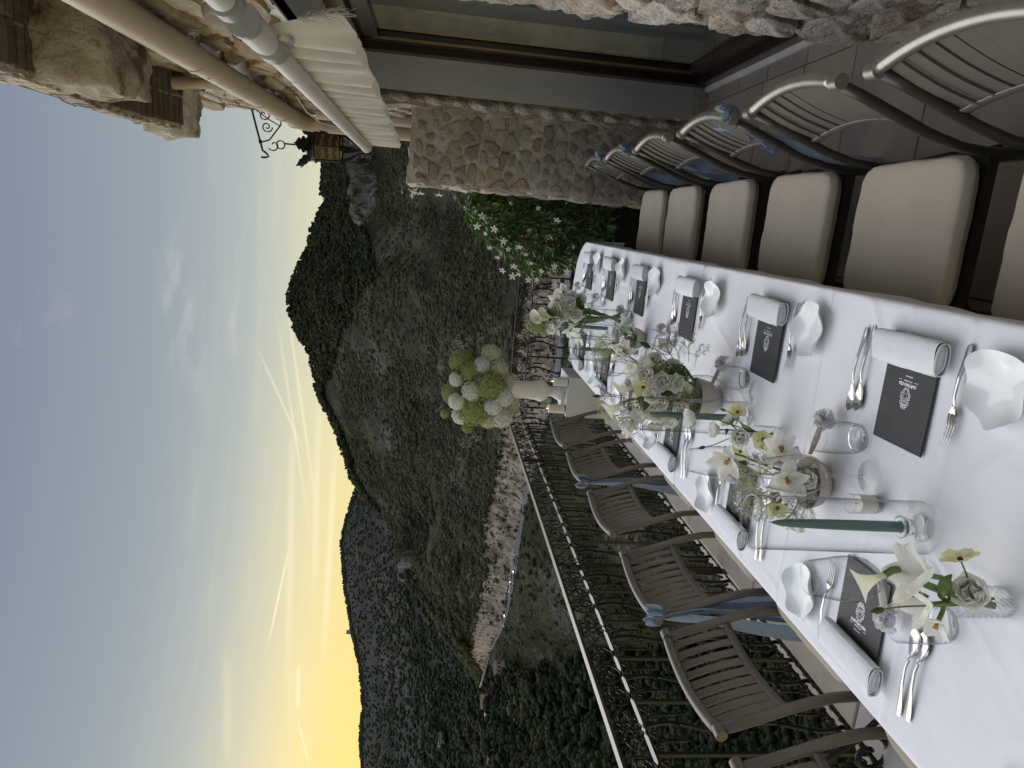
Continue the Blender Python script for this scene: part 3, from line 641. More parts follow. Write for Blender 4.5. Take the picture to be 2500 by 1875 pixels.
def boulder(c, s, sd, mt):
    mb = MB(); n, m = 48, 36; V = []
    for i in range(m+1):
        ph = -pi/2+pi*i/m
        for k in range(n):
            a = 2*pi*k/n; d = Vector((cos(ph)*cos(a), cos(ph)*sin(a), sin(ph))); q = d/max(abs(d.x), abs(d.y), abs(d.z))**.72
            q *= 1+.16*fbm((d.x*1.6+sd, d.y*1.6, d.z*1.6), 4)+.06*fbm((d.x*6+sd, d.y*6, d.z*6), 4); V.append((q.x*s[0], q.y*s[1], q.z*s[2]))
    F = [(i*n+k, i*n+(k+1) % n, i*n+n+(k+1) % n, i*n+n+k) for i in range(m) for k in range(n)]
    return part('corbel_stone', mb.add(V, F), mt, ov, ang=None, loc=c)
boulder((.52, 4.82, 3.40), (.20, .13, .15), 3, M['palestone']); boulder((.56, 3.30, 3.19), (.20, .24, .19), 9, M['palestone'])
part('hanging_wire', MB().tube([(.38, 3.45, 3.42), (.35, 3.52, 3.40), (.34, 3.56, 3.37), (.345, 3.60, 3.40)], .003, 5), M['iron'], ov)

# door
dr = thing('glazed_door', 'tall glazed door in a dark brown frame, set deep in the wall on the right', 'door')
FX = .985
part('frame', MB().box(FX, 4.735, 1.16, .07, .09, 2.32).box(FX, 3.7, 2.27, .07, 1.9, .10).box(FX+.01, 3.7, .045, .09, 2.02, .09), M['frame'], dr, smooth=False)
part('sash', MB().box(FX+.03, 4.62, 1.17, .05, .11, 2.10).box(FX+.03, 3.75, 2.17, .05, 1.7, .10).box(FX+.03, 3.75, .15, .05, 1.7, .12).box(FX+.03, 2.98, 1.17, .05, .10, 2.1), M['frame'], dr, smooth=False)
part('bead', MB().box(FX+.004, 4.555, 1.17, .012, .02, 1.98).box(FX+.004, 3.08, 1.17, .012, .03, 1.98), material('bronze_bead', (.22, .16, .10), rough=.3, metal=.7), dr, smooth=False)
part('glass_pane', MB().grid(lambda u, v: (FX+.03, 3.02+1.56*u, .2+1.93*v), 1, 1), glass_mat('door_glass', (.72, .80, .78), (.5, .56, .54), 2.6), dr, smooth=False)
part('curtain', MB().grid(lambda u, v: (FX+.22+.012*sin(u*44)+.004*sin(u*131), 2.9+1.8*u, .1+2.1*v), 90, 4), material('sage_curtain', (.27, .30, .29), (.22, .25, .24), .9, scale=6, stretch=(1, 4, .3)), dr)
part('threshold', MB().box(.98, 3.7, .012, .12, 2.1, .024), M['plaster'], dr, smooth=False)

# pipes
def ring(c, ax, r, w, n=20):
    a = Vector(ax).normalized(); c = Vector(c); return MB().tube([c-a*w/2, c+a*w/2], r, n)
gp = thing('rain_pipe', 'thick beige painted pipe running level along the house wall above the awning', 'pipe')
PX, PZ = .605, 2.80
path = [(PX, -.4, 2.93), (PX, 1, 2.90), (PX, 2.4, 2.885), (PX, 3.8, 2.86), (PX, 5.1, 2.835), (PX, 5.75, 2.82), (PX+.004, 5.90, 2.80), (PX+.008, 5.98, 2.74), (PX+.01, 6.0, 2.62), (PX+.01, 6.0, 1.2)]
part('pipe', MB().tube(path, .062, 20), M['pipe'], gp, ang=60)
for y in (2.35, 3.6, 4.7, 5.3, 5.72): part('joint_ring', ring((PX, y, 2.887-.018*(y-2.4)), (0, 1, -.018), .067, .05), M['pipe'], gp)
for y in (2.4, 3.75, 5.0): part('wall_clip', MB().tube([(PX+.01, y, 2.88), (.72, y, 2.90)], .012, 6).ball((PX-.055, y, 2.85), .014, 6, 4), M['pipe'], gp)
sp = thing('waste_pipe', 'thinner beige pipe that bends out from under the ledge and joins the thick pipe', 'pipe')
part('pipe', MB().tube([(.62, 4.62, 3.42), (.63, 4.60, 3.24), (.64, 4.60, 3.09), (.645, 4.66, 3.02), (.65, 4.80, 2.985), (.655, 5.3, 2.95), (.66, 6.0, 2.90)], .038, 16), M['pipe'], sp, ang=60)
for q, a in (((.643, 4.61, 3.10), (0, .1, 1)), ((.651, 4.86, 2.98), (0, 1, -.1))): part('joint_ring', ring(q, a, .043, .04), M['pipe'], sp)
dp = thing('drain_pipe', 'short open topped beige downpipe behind the awning, beside the corner downpipe', 'pipe')
part('pipe', MB().lathe([(.045, 0), (.045, 1.35), (.052, 1.36), (.052, 1.47), (.045, 1.47), (.045, 1.3)], 18), M['pipe'], dp, loc=(.672, 5.72, 1.2), ang=50)
tag(part('cable', MB().tube([(.70, 5.2, 2.72), (.64, 5.5, 2.70), (.60, 5.75, 2.64), (.585, 5.85, 2.50), (.59, 5.9, 2.36)], .004, 5), M['awntube']), 'thin pale cable looping down across the pipes behind the awning', 'cable')

# awning
aw = thing('awning', 'rolled up cream awning on a white tube, its scalloped valance hanging over the door', 'awning')
def awz(y): return 2.178+.014*(y-1.76)
ya, yb = 1.83, 5.05
part('roller_tube', MB().tube([(.40, ya+.16, awz(ya)), (.40, yb, awz(yb))], .031, 20), M['awntube'], aw, ang=60)
part('end_tube', MB().tube([(.40, ya, awz(ya)), (.40, ya+.18, awz(ya))], .037, 20), M['awntube'], aw, ang=60)
part('end_cap', ring((.40, ya, awz(ya)), (0, 1, 0), .040, .025), M['awncap'], aw, ang=50)
part('bracket', ring((.402, ya+.26, awz(ya)-.004), (0, 1, 0), .042, .07).box(.43, ya+.26, awz(ya)-.03, .05, .08, .07, bev=.01), M['awncap'], aw, ang=50)
part('end_cap', ring((.40, yb, awz(yb)), (0, 1, 0), .036, .06).ball((.40, yb+.035, awz(yb)), .032, 12, 8), M['awntube'], aw, ang=50)
for y in (2.45, 3.4, 4.3): part('joint_ring', ring((.40, y, awz(y)), (0, 1, 0), .0322, .006), M['awncap'], aw)
nsc = 17
def val(u, v):
    y = ya+.15+(yb+.02-ya-.15)*u; s_ = u*nsc; ph = s_ % 1.0; sc = .180+.072*abs(sin(pi*s_))**.6
    sw = .030*sin(2*pi*s_+.6)*v**.8+.010*sin(2*pi*s_*2.3+1)*v; d = sc*v
    return (.415+.03*v+sw+.05*v*v*0, y+.010*sin(2*pi*s_)*v, awz(y)+.018-d+.004*fbm((s_, v*2, 0), 3))
part('valance', MB().grid(val, nsc*14, 12), M['awncloth'], aw, ang=None)
part('hem', MB().tube([Vector(val(i/(nsc*14), 1)) for i in range(nsc*14+1)], .0022, 4), M['awncloth'], aw)
mb = MB(); rnd = random.Random(2)
for i in range(60):
    p = Vector(val(.004*rnd.random(), .55+.45*rnd.random())); mb.tube([p, p+Vector((rnd.uniform(-.01, .01), rnd.uniform(-.03, 0), -.012)), p+Vector((rnd.uniform(-.02, .02), rnd.uniform(-.04, .0), -.05*rnd.random()-.02))], .0007, 3)
for i in range(30):
    p = Vector(val(1, .6+.4*rnd.random())); mb.tube([p, p+Vector((rnd.uniform(-.01, .01), rnd.uniform(0, .02), -.03*rnd.random()))], .0007, 3)
tag(part('frayed_edge', mb, M['awncloth'], aw), kind='stuff')
aw2 = thing('second_awning', 'edge of another awning roller and frayed cloth at the top right corner', 'awning')
part('roller_tube', MB().tube([(.40, .5, 2.155), (.40, 1.64, 2.175)], .030, 20), M['awntube'], aw2, ang=60)
part('end_cap', ring((.40, 1.68, 2.175), (0, 1, 0), .036, .05), M['awncap'], aw2)
part('valance', MB().grid(lambda u, v: (.42+.02*v+.02*sin(u*40)*v, .55+1.03*u, 2.18-(.16+.03*abs(sin(u*18)))*v), 80, 6), M['awncloth'], aw2)

# lantern on scrolled bracket
def spiral(c, r0, r1, a0, turns, plane, n=26):
    c = Vector(c); P = []
    for i in range(n+1):
        t = i/n; r_ = r0+(r1-r0)*t; a = a0+turns*2*pi*t; P.append(c+plane[0]*(r_*cos(a))+plane[1]*(r_*sin(a)))
    return P
lb = thing('lantern_bracket', 'black wrought iron scroll bracket fixed to the far corner of the house wall', 'bracket')
LX, LY = .445, 6.18; U_, V_ = Vector((1, 0, 0)), Vector((0, 0, 1))
part('bar', MB().tube([(.74, LY, 3.27), (.55, LY, 3.22), (.43, LY, 3.185), (.39, LY, 3.175), (.365, LY, 3.14), (.345, LY, 3.125), (.335, LY, 3.15), (.333, LY, 3.185)], .0085, 8), M['iron'], lb)
part('collar', ring((.735, LY, 3.268), (1, 0, 0), .017, .03).add(*(lambda m: (m.v, m.f))(ring((.455, LY, 3.192), (1, 0, .2), .014, .025))), M['iron'], lb)
for cpt, r0, r1, a0, tn in (((.665, LY, 3.165), .062, .010, 1.2, -1.35), ((.575, LY, 3.14), .045, .008, -1.6, -1.4), ((.438, LY, 3.085), .05, .010, 2.2, .85)):
    part('scroll', MB().tube(spiral(cpt, r0, r1, a0, tn, (U_, V_)), .0055, 6), M['iron'], lb)
part('brace', MB().tube([(.45, LY, 3.19), (.475, LY, 3.12), (.53, LY, 3.08), (.60, LY, 3.03), (.655, LY, 3.03), (.70, LY, 3.08), (.73, LY, 3.14)], .0062, 7), M['iron'], lb)
part('brace', MB().tube([(.59, LY, 3.035), (.63, LY, 3.12), (.68, LY, 3.2), (.72, LY, 3.25)], .005, 6).tube([(.655, LY, 3.03), (.68, LY, 2.99), (.665, LY, 2.93), (.70, LY, 2.86)], .005, 6), M['iron'], lb)
part('ring', MB().tube([(LX+.032*cos(a), LY, 3.03+.032*sin(a)) for a in [2*pi*k/20 for k in range(20)]], .0055, 7, closed=True), M['iron'], lb)
ln = thing('lantern', 'six sided black iron lantern with leaf crown and amber glass, hanging from the scroll bracket', 'lantern', (LX+.012, LY, 0)); ln.scale = (1.18, 1.18, 1)
part('twisted_rod', MB().tube([(0.0, 0, 2.998-.155*i/24) for i in range(25)], lambda t: .006+.0018*sin(t*48), 7), M['iron'], ln)
hexa = [(cos(pi/6+k*pi/3), sin(pi/6+k*pi/3)) for k in range(6)]; R0, R1 = .108, .098; zt, zb = 2.745, 2.545
AMB = material('amber_glass', (.42, .32, .14), (.16, .11, .04), .25, scale=40, trans=.55, bump=.002, bscale=60)
for k in range(6):
    a, b = hexa[k], hexa[(k+1) % 6]
    part('glass_pane', MB().add([(a[0]*R0*.96, a[1]*R0*.96, zt), (b[0]*R0*.96, b[1]*R0*.96, zt), (b[0]*R1*.96, b[1]*R1*.96, zb), (a[0]*R1*.96, a[1]*R1*.96, zb)], [(0, 1, 2, 3)]), AMB, ln, smooth=False)
    part('frame_bar', MB().tube([(a[0]*R0, a[1]*R0, zt+.01), (a[0]*R1, a[1]*R1, zb-.01)], .006, 6).tube([(a[0]*R0, a[1]*R0, zt), (b[0]*R0, b[1]*R0, zt)], .007, 6).tube([(a[0]*R1, a[1]*R1, zb), (b[0]*R1, b[1]*R1, zb)], .007, 6), M['iron'], ln)
    mb = MB(); A = Vector((a[0], a[1], 0)); B = Vector((b[0], b[1], 0)); e = (B-A); mid = (A+B)/2
    for row in range(3):
        for cc in range(2):
            z = zt-.035-.062*row; R_ = R0+(R1-R0)*(zt-z)/(zt-zb); c = (A+e*(.3+.4*cc))*R_*.99; c.z = z
            mb.tube(spiral(c, .020, .005, 2.5*cc, 1.1*(1-2*cc), (e.normalized(), V_), 14), .0042, 4)
    tag(part('scrollwork', mb, M['iron'], ln), kind='stuff')
    # crown leaf and lower cone strip
    def leaf(u, v):
        w = .050*sin(pi*min(1, u*1.02+.02))**.6*(1+.25*sin(u*26)); rr = .06+.075*u+.035*u*u; z = zt+.0+.155*u*(1.2-.25*u)
        p = A*rr+Vector((-A.y, A.x, 0))*((v-.5)*2*w); p.z = z-.01*(abs(v-.5)*2)**2; return p
    part('crown_leaf', MB().grid(leaf, 12, 4), M['iron'], ln)
    part('spike', MB().tube([A*R0+Vector((0, 0, zt)), A*(R0+.006)+Vector((0, 0, zt+.075))], [.004, .001], 5), M['iron'], ln)
    part('cone_strip', MB().grid(lambda u, v: (A*(R1*(1-u)**.8+.012)+Vector((-A.y, A.x, 0))*((v-.5)*.045*(1-u*.8)))+Vector((0, 0, zb-.155*u)), 8, 2).tube([A*(R1*(1-i/8)**.8+.014)+Vector((0, 0, zb-.155*i/8)) for i in range(9)], .004, 5), M['iron'], ln)
part('crown_cone', MB().lathe([(.115, zt), (.10, zt+.03), (.06, zt+.075), (.02, zt+.10), (.006, zt+.11)], 12), M['iron'], ln)
part('finial', MB().ball((0, 0, zb-.165), .013, 8, 6).ball((0, 0, zb-.19), .009, 8, 6), M['iron'], ln)
part('pull_ring', MB().tube([(.022*cos(a), 0, zb-.222+.022*sin(a)) for a in [2*pi*k/18 for k in range(18)]], .003, 6, closed=True), M['iron'], ln)

# ------------------------------------------------------------------ wrought iron railings, built flat in local XZ then turned
def arc(cx, cz, r, a0, a1, n): return [(cx+r*cos(a0+(a1-a0)*i/n), 0, cz+r*sin(a0+(a1-a0)*i/n)) for i in range(n+1)]
LXZ = (Vector((1, 0, 0)), Vector((0, 0, 1)))
ZT, ZF, ZB = .94, .805, -.02
BARR = .0086
me_str = MB().tube([(0, 0, ZF), (0, 0, ZB)], BARR*1.15, 4).mesh('baluster', M['iron'], False)
me_wav = MB().tube([(.024*sin(2*pi*t*2.0)*(1 if 0 < t < 1 else 0), 0, ZF-(ZF-ZB)*t) for t in [i/36 for i in range(37)]], BARR*1.1, 6).mesh('baluster', M['iron'])
def fleur(top):
    s = -1 if top else 1; z0 = ZF-.012 if top else ZB+.012; mb = MB()
    for sg in (-1, 1):
        mb.tube([(sg*.004, 0, z0+s*.105), (sg*.005, 0, z0+s*.06), (sg*.012, 0, z0+s*.03), (sg*.03, 0, z0+s*.006)] + [(p[0], 0, p[2]) for p in spiral((sg*.034, 0, z0+s*.022), .016, .005, (-pi/2 if s > 0 else pi/2), sg*.95*s, LXZ, 12)], .0046, 5)
    mb.tube([(0, 0, z0+s*(.095+.055*i/10)) for i in range(11)], lambda t: .0070+.0032*sin(t*20)-.003*max(0, t-.85)/.15, 5)
    return mb.mesh('fleur', M['iron'])
me_ft, me_fb = fleur(True), fleur(False)
zc = (ZT+ZF)/2; RC = (ZT-ZF)/2-.006
def heart_circle(mir):
    mb = MB(); mb.tube(arc(0, zc, RC-.002, 0, 2*pi, 24)[:-1], .0046, 5, closed=True)
    mb.tube(spiral((mir*.012, 0, zc-.008), .040, .007, -1.5*mir-(.3 if mir > 0 else -.3), mir*1.25, LXZ, 20), .0044, 5)
    mb.tube(spiral((-mir*.022, 0, zc+.022), .026, .006, 1.9, -mir*1.1, LXZ, 16), .0042, 5)
    mb.tube([(mir*.012, 0, zc-.048), (mir*.0, 0, zc-.02), (-mir*.024, 0, zc-.006)], [.003, .0045, .0015], 5)
    return mb.mesh('scroll', M['iron'])
me_h1, me_h2 = heart_circle(1), heart_circle(-1)
mb = MB()
for a in (-.018, .018):
    for b in (-.040, 0, .040): mb.tube(arc(a, zc+b, .0178, 0, 2*pi, 14)[:-1], .0038, 5, closed=True)
me_r6 = mb.mesh('ring_cluster', M['iron'])
mb = MB()
for sg in (-1, 1): mb.tube([(-.04, 0, zc), (0, 0, zc+sg*.022)] + [tuple(p) for p in spiral((.012, 0, zc+sg*.036), .018, .005, -sg*1.3, sg*1.1, LXZ, 14)], .0044, 5)
me_y = mb.mesh('split_scroll', M['iron'])
def railing(name, label, loc, rz, length, rail_mt, pt=.144):
    t = thing(name, label, 'railing', loc, rz)
    part('top_rail', MB().box(length/2, 0, ZT, length, .042, .016, bev=.003), rail_mt, t, smooth=False)
    part('second_rail', MB().box(length/2, 0, ZF, length, .030, .010), rail_mt, t, smooth=False)
    part('bottom_rail', MB().box(length/2, 0, ZB, length, .030, .012), rail_mt, t, smooth=False)
    part('base_bar', MB().box(length/2, 0, ZB-.09, length, .030, .012), rail_mt, t, smooth=False)
    n = int(length/pt)
    for i in range(n+1):
        put('baluster', me_str if i % 2 else me_wav, t, (i*pt, 0, 0))
        if i < n: put('fleur', me_ft, t, ((i+.5)*pt, 0, 0)); put('fleur', me_fb, t, ((i+.5)*pt, 0, 0))
    x = .07; k = 0; unit = [('h', me_h1, .142), ('h', me_h2, .142), ('h', me_h1, .128), ('y', me_y, .068), ('r', me_r6, .068), ('Y', me_y, .128)]
    while x < length-.05:
        c, me, st = unit[k % 6]
        o = put('scroll', me, t, (x, 0, 0))
        if c == 'Y': o.rotation_euler = (0, 0, pi)
        x += st; k += 1
    for i in range(int(length/1.75)+1):
        x = .35+i*1.75
        if x < length: part('post', MB().box(x, 0, .40, .024, .024, 1.04), M['iron'], t, smooth=False)
    return t
railing('side_railing', 'long black wrought iron railing with scrolled frieze behind the left row of chairs', (-1.86, -.35, 0), pi/2, 6.75, M['iron2'])
railing('far_railing', 'short black wrought iron railing across the far end of the terrace behind the flower urn', (-1.86, 6.42, 0), 0, 2.6, M['iron2'], .125)
# scrolled stay that props the side railing
stay = thing('railing_stay', 'black iron stay with a curled end, bracing the side railing between two left chairs', 'bracket', (-1.86, 1.98, 0))
part('strut', MB().tube([(0, 0, .30), (.16, .0, .12), (.32, 0, .0)], .011, 4), M['iron'], stay, smooth=False)
part('curl', MB().tube(spiral((.10, 0, .06), .085, .02, .4, -1.15, LXZ, 26), .010, 5), M['iron'], stay)

# ------------------------------------------------------------------ chairs
def arcx(y, x0, b=.034, hw=.235): return x0+b*(1-(y/hw)**2)
POST = [(.315, .835), (.292, .76), (.264, .68), (.230, .585), (.206, .49), (.200, .40), (.214, .29), (.255, .12), (.292, 0)]
mb = MB().tube([(x, 0, z) for x, z in POST], .0125, 8, flat=1.5, up=(0, 1, 0)); me_post = mb.mesh('rear_leg', M['chairdark'])
me_postL = me_post.copy(); me_postL.materials.clear(); me_postL.materials.append(M['chairmetal'])
me_fleg = MB().tube([(-.19, 0, .40), (-.195, 0, .2), (-.205, 0, 0)], .013, 8).mesh('front_leg', M['chairdark'])
me_top = MB().tube([(arcx(y, .315), y, .838+.006*cos(y*6)) for y in np.linspace(-.222, .222, 19)], .0165, 12).mesh('top_rail', M['chairtop'])
me_topL = me_top.copy(); me_topL.materials.clear(); me_topL.materials.append(M['chairmetal'])
me_slv = MB().tube([(arcx(.236, .315), -.018, .838), (arcx(.225, .315), .018, .838)], .0185, 12).mesh('rail_sleeve', M['chairtop'], True, 50); me_slvL = me_slv.copy(); me_slvL.materials.clear(); me_slvL.materials.append(M['chairmetal'])
me_low = MB().grid(lambda u, v: (arcx(-.215+.43*u, .245)+.004*cos(2*pi*v), -.215+.43*u, .628+.017*sin(2*pi*v)), 16, 8).mesh('lower_rail', M['chairmetal'], True)
def slat_me(y, w):
    mb = MB(); x0, x1 = arcx(y, .247), arcx(y, .312)-.002; n = 5
    for k in range(2):
        mb.grid(lambda u, v: (x0+(x1-x0)*u-.006*sin(pi*u)+(.0035 if k else -.0035), y-w/2+w*v, .632+.196*u), n, 1)
    for e in (-1, 1): mb.grid(lambda u, v: (x0+(x1-x0)*u-.006*sin(pi*u)-.0035+.007*v, y+e*w/2, .632+.196*u), n, 1)
    return mb.mesh('slat', M['chairmetal'], True, 40)
SL = [slat_me(-.180+.045*i, .027) for i in range(9)]; SLR = [slat_me(-.184+.046*i, .0435) for i in range(9)]
me_frame = MB()
for y in (-.205, .205): me_frame.box(.0, y, .383, .40, .026, .03)
for x in (-.19, .19): me_frame.box(x, 0, .383, .026, .384, .028)
me_frame = me_frame.mesh('seat_frame', M['chairdark'], False)
me_str2 = MB().tube([(.205, -.21, .30), (.205, .21, .30)], .009, 6).tube([(-.195, -.21, .16), (.235, -.21, .16)], .008, 6).tube([(-.195, .21, .16), (.235, .21, .16)], .008, 6).mesh('stretcher', M['chairdark'])
def cushion_me(sx, sy, h, n=56, sd=0):
    mb = MB(); V = []; prof = [(0, 1.03), (.3, 1.025), (.6, 1.02), (.86, 1.0), (.95, .95), (.982, .85), (.997, .66), (1.012, .55), (1.012, .47), (.993, .40), (.975, .2), (.93, .06), (.8, 0), (0, 0)]
    for k, z in prof:
        for i in range(n):
            a = 2*pi*i/n; e = 8.; c, s_ = cos(a), sin(a); r_ = (abs(c)**e+abs(s_)**e)**(-1/e)
            w = 1+.006*sin(a*9+sd)+.004*sin(a*23); x, y = sx*k*c*r_*w, sy*k*s_*r_*w
            V.append((x, y, h*z+(.0035*fbm((x*9+sd, y*9, 0), 3)+.0025*fbm((x*30, y*6+sd, 0), 3) if z > .9 else 0)))
    F = [(j*n+i, j*n+(i+1) % n, j*n+n+(i+1) % n, j*n+n+i) for j in range(len(prof)-1) for i in range(n)]
    F = [f[::-1] for f in F]; return mb.add(V, F).mesh('cushion', M['cushion'])
CU = [cushion_me(.202, .222, .060, sd=s_) for s_ in range(4)]
def chair(X, Y, left, label, i, dz=0.):
    t = thing('chair', label, 'chair', (X, Y, 0), (pi if left else 0)+dz, 'slat backed terrace chairs round the long table')
    for y in (-.225, .225):
        put('rear_leg', me_postL if left else me_post, t, (0, y, 0)); put('front_leg', me_fleg, t, (0, y*.93, 0)); put('rail_sleeve', me_slvL if left else me_slv, t, (0, y*1.03, 0))
    t.scale = (1, 1.05 if left else 1.0, .968)
    put('top_rail', me_topL if left else me_top, t); put('lower_rail', me_low, t); put('seat_frame', me_frame, t); put('stretcher', me_str2, t); put('cushion', CU[i % 4], t, (-.005, 0, .396))
    for s_ in (SL if left else SLR): put('slat', s_, t)
    return t
RY = [1.26, 1.865, 2.475, 3.09, 3.70, 4.24]
nth = ['nearest chair', 'second nearest chair', 'third nearest chair', 'fourth nearest chair', 'fifth nearest chair', 'farthest chair']
for i, y in enumerate(RY): chair(.052, y, False, nth[i]+' of the right row beside the house wall, beige cushion', i, (0, .01, -.015, .02, 0, -.02)[i])
LY_ = [1.28, 1.90, 2.49, 3.20, 3.85, 4.49]
for i, y in enumerate(LY_): chair(-1.075, y, True, nth[i]+' of the left row by the iron railing, beige cushion', i+1, (0, .01, -.012, .01, .02, -.01)[i])

# chiffon sashes tied on some of the top rails
def sash(X, Y, Z, side, label, tails, sd):
    t = thing('sash', label, 'ribbon', (X, Y, Z), 0, 'blue chiffon sashes tied on the chairs'); rnd = random.Random(sd)
    mb = MB()
    for k in range(7):
        a = rnd.uniform(0, 6); c = (rnd.uniform(-.012, .012), rnd.uniform(-.012, .012), rnd.uniform(-.014, .018))
        mb.ball(c, rnd.uniform(.014, .021), 8, 6, (1, rnd.uniform(.6, 1.2), rnd.uniform(.7, 1.3)), .18)
    part('knot', mb, M['sash'], t)
    mb = MB()
    for k in range(3):
        a = rnd.uniform(-1.2, 1.2)+pi*(k % 2); L0 = rnd.uniform(.030, .05)
        mb.grid(lambda u, v: (cos(a)*L0*sin(pi*u)*1.0, (v-.5)*.035+sin(a)*L0*sin(pi*u)*.6, .03*sin(2*pi*u)+.02*sin(pi*u)+.006*sin(9*u+v*5)), 12, 4)
    part('bow_loop', mb, M['sash'], t)
    for (dx, dy, ln, w, sw) in tails:
        def f(u, v):
            ww = w*(.22+.78*min(1, u*2.2)**.7)
            x = dx*u**.7+.018*sin(5*u+v*7+sd)*u; y = dy*u**.8+(v-.5)*ww+.012*sin(7*u+sd); z = -ln*u-.012*abs(v-.5)*u
            if v in (0, 1): y += rnd.uniform(-.0025, .0025)
            return (x+sw*sin(pi*u)+.010*sin(v*11+3*u+sd)*min(1, 3*u), y, z)
        part('tail', MB().grid(f, 40, 10), M['sash'], t)
    return t
sash(.375, 2.245, .808, 1, 'blue sash knotted on the third nearest right chair, its end blowing down the post', [(-.06, .08, .20, .07, .0), (-.10, .04, .55, .08, -.02), (-.03, .12, .14, .06, 0)], 1)
sash(.375, 1.04, .808, 1, 'blue sash knot at the upper right corner on the nearest right chair', [(-.02, .02, .28, .08, 0)], 2)
sash(.38, 3.47, .808, 1, 'blue sash falling from the fifth nearest right chair in front of the pier', [(-.10, .0, .55, .09, .01), (-.05, -.04, .40, .07, 0)], 3)
sash(.37, 4.02, .808, 1, 'small blue bow on the farthest right chair against the stone pier', [(-.05, .06, .25, .07, 0), (-.08, -.02, .42, .07, 0)], 4)
sash(.42, 2.88, .66, 1, 'wide blue sash hanging behind the fourth nearest right chair near the floor', [(-.02, .18, .42, .14, .02)], 8)
sash(-1.385, 3.60, .812, -1, 'blue sash with fraying tails tied on the fifth nearest left chair', [(-.02, .06, .62, .075, 0), (-.03, -.05, .66, .08, .02), (.02, .01, .5, .07, 0)], 5)
sash(-1.385, 2.25, .812, -1, 'large blue sash with four long frayed tails tied on the third nearest left chair', [(.04, .10, .60, .09, 0), (.0, .03, .66, .10, .02), (-.03, -.05, .70, .10, 0), (.05, .0, .5, .08, .01)], 6)

# ------------------------------------------------------------------ table and its cloths
TX0, TX1, TZ = -.925, -.105, .75
def yend(x): return 4.50+.335*sqrt(max(0, 1-((x+.515)/.411)**2))
tb = thing('banquet_table', 'long narrow dining table hidden under white tablecloths, rounded at its far end', 'table', (0, 0, 0))
mb = MB(); n = 40; top = [(TX0+.02, -.25)]+[(TX0+.02+(TX1-TX0-.04)*i/n, yend(TX0+(TX1-TX0)*i/n)-.02) for i in range(n+1)]+[(TX1-.02, -.25)]
mb.add([(x, y, z) for z in (.705, .735) for x, y in top], [tuple(range(len(top)-1, -1, -1)), tuple(range(len(top), 2*len(top)))]+[(i, (i+1) % len(top), len(top)+(i+1) % len(top), len(top)+i) for i in range(len(top))])
part('tabletop', mb, M['frame'], tb, smooth=False)
for y in (.1, 1.7, 3.1, 4.3):
    for x in (-.78, -.25): part('leg', MB().box(x, y, .353, .05, .05, .705), M['frame'], tb, smooth=False)
def cloth(y0, y1, dz, end, label, sd):
    rnd = random.Random(sd); mb = MB(); nx, ny = 46, int((y1-y0)*110); hang = .27
    cre = [rnd.uniform(y0, y1) for _ in range(5)]; dia = [(rnd.uniform(TX0, TX1), rnd.uniform(y0, y1), rnd.uniform(-1, 1)) for _ in range(16)]
    def zt(x, y):
        z = .0034*fbm((x*3.3+sd, y*2.1, 0), 4)+.0007*fbm((x*16, y*7+sd, 1), 3)+.0024*math.exp(-((x+.515)/.005)**2)
        for c in cre[:3]: z += .0036*math.exp(-((y-c)/.005)**2)
        for (a, b, k) in dia: z += .0040*math.exp(-(((x-a)*cos(k)+(y-b)*sin(k))/.007)**2)*math.exp(-(((x-a)*sin(k)-(y-b)*cos(k))/.12)**2)
        return z
    def f(u, v):
        # u across: hang left, top, hang right ; rounded edges
        wv = .010*sin(y0*7+v*(y1-y0)*11+sd)+.007*sin(v*(y1-y0)*27+sd*2)
        x = TX0+(TX1-TX0)*max(0, min(1, (u-.2)/.6)); ym = yend(x)-.004 if end else y1; y = y0+(ym-y0)*v
        if u < .2: k = (.2-u)/.2; r_ = min(1, k*8); return (TX0-.012*sin(r_*pi/2)-wv*max(0, k-.1)-.02*k, y, TZ+dz-.012*(1-cos(r_*pi/2))-hang*max(0, k-.12))
        if u > .8: k = (u-.8)/.2; r_ = min(1, k*8); return (TX1+.012*sin(r_*pi/2)+.4*wv*max(0, k-.1)-.02*k, y, TZ+dz-.012*(1-cos(r_*pi/2))-hang*max(0, k-.12))
        return (x, y, TZ+dz+zt(x, y))
    mb.grid(f, 150, ny)
    if end:
        def g(u, v):
            a = pi*u; x = -.515-.411*cos(a)+(0 if 0 < u < 1 else 0); r_ = min(1, v*8); o_ = .012*sin(r_*pi/2)+(.010*sin(a*9)+.006*sin(a*21))*max(0, v-.1)
            yy = 4.50+.335*sin(a); nx_, ny_ = -cos(a), sin(a)
            return (x+nx_*o_, yy-.004+ny_*o_, TZ+dz-.012*(1-cos(r_*pi/2))-(hang+.06*sin(a*2)**2)*max(0, v-.12)+(zt(x, yy)*(1-v) if v == 0 else 0))
        mb.grid(g, 80, 14)
    else:
        mb.tube([(TX0+.0+(TX1-TX0)*i/40, y1, TZ+dz+zt(TX0+(TX1-TX0)*i/40, y1)-.0006) for i in range(41)], .0016, 5)
    mb.tube([(TX0+(TX1-TX0)*i/40, y0, TZ+dz+zt(TX0+(TX1-TX0)*i/40, y0)-.0006) for i in range(41)], .0016, 5)
    o = part('tablecloth', mb, M['cloth'], ang=None); return tag(o, label, 'tablecloth', 'overlapping white tablecloths on the long table')
cloth(-.35, 1.585, .004, False, 'nearest white tablecloth, covering the end of the table closest to the viewer', 1)
cloth(1.545, 2.47, .001, False, 'second white tablecloth, between the nearest one and the middle flower bowl', 2)
cloth(2.43, 3.23, .005, False, 'third white tablecloth, just beyond the large middle flower bowl', 3)
cloth(3.19, 4.5, .0015, True, 'farthest white tablecloth, draped round the rounded end of the table', 4)
TT = TZ+.0065

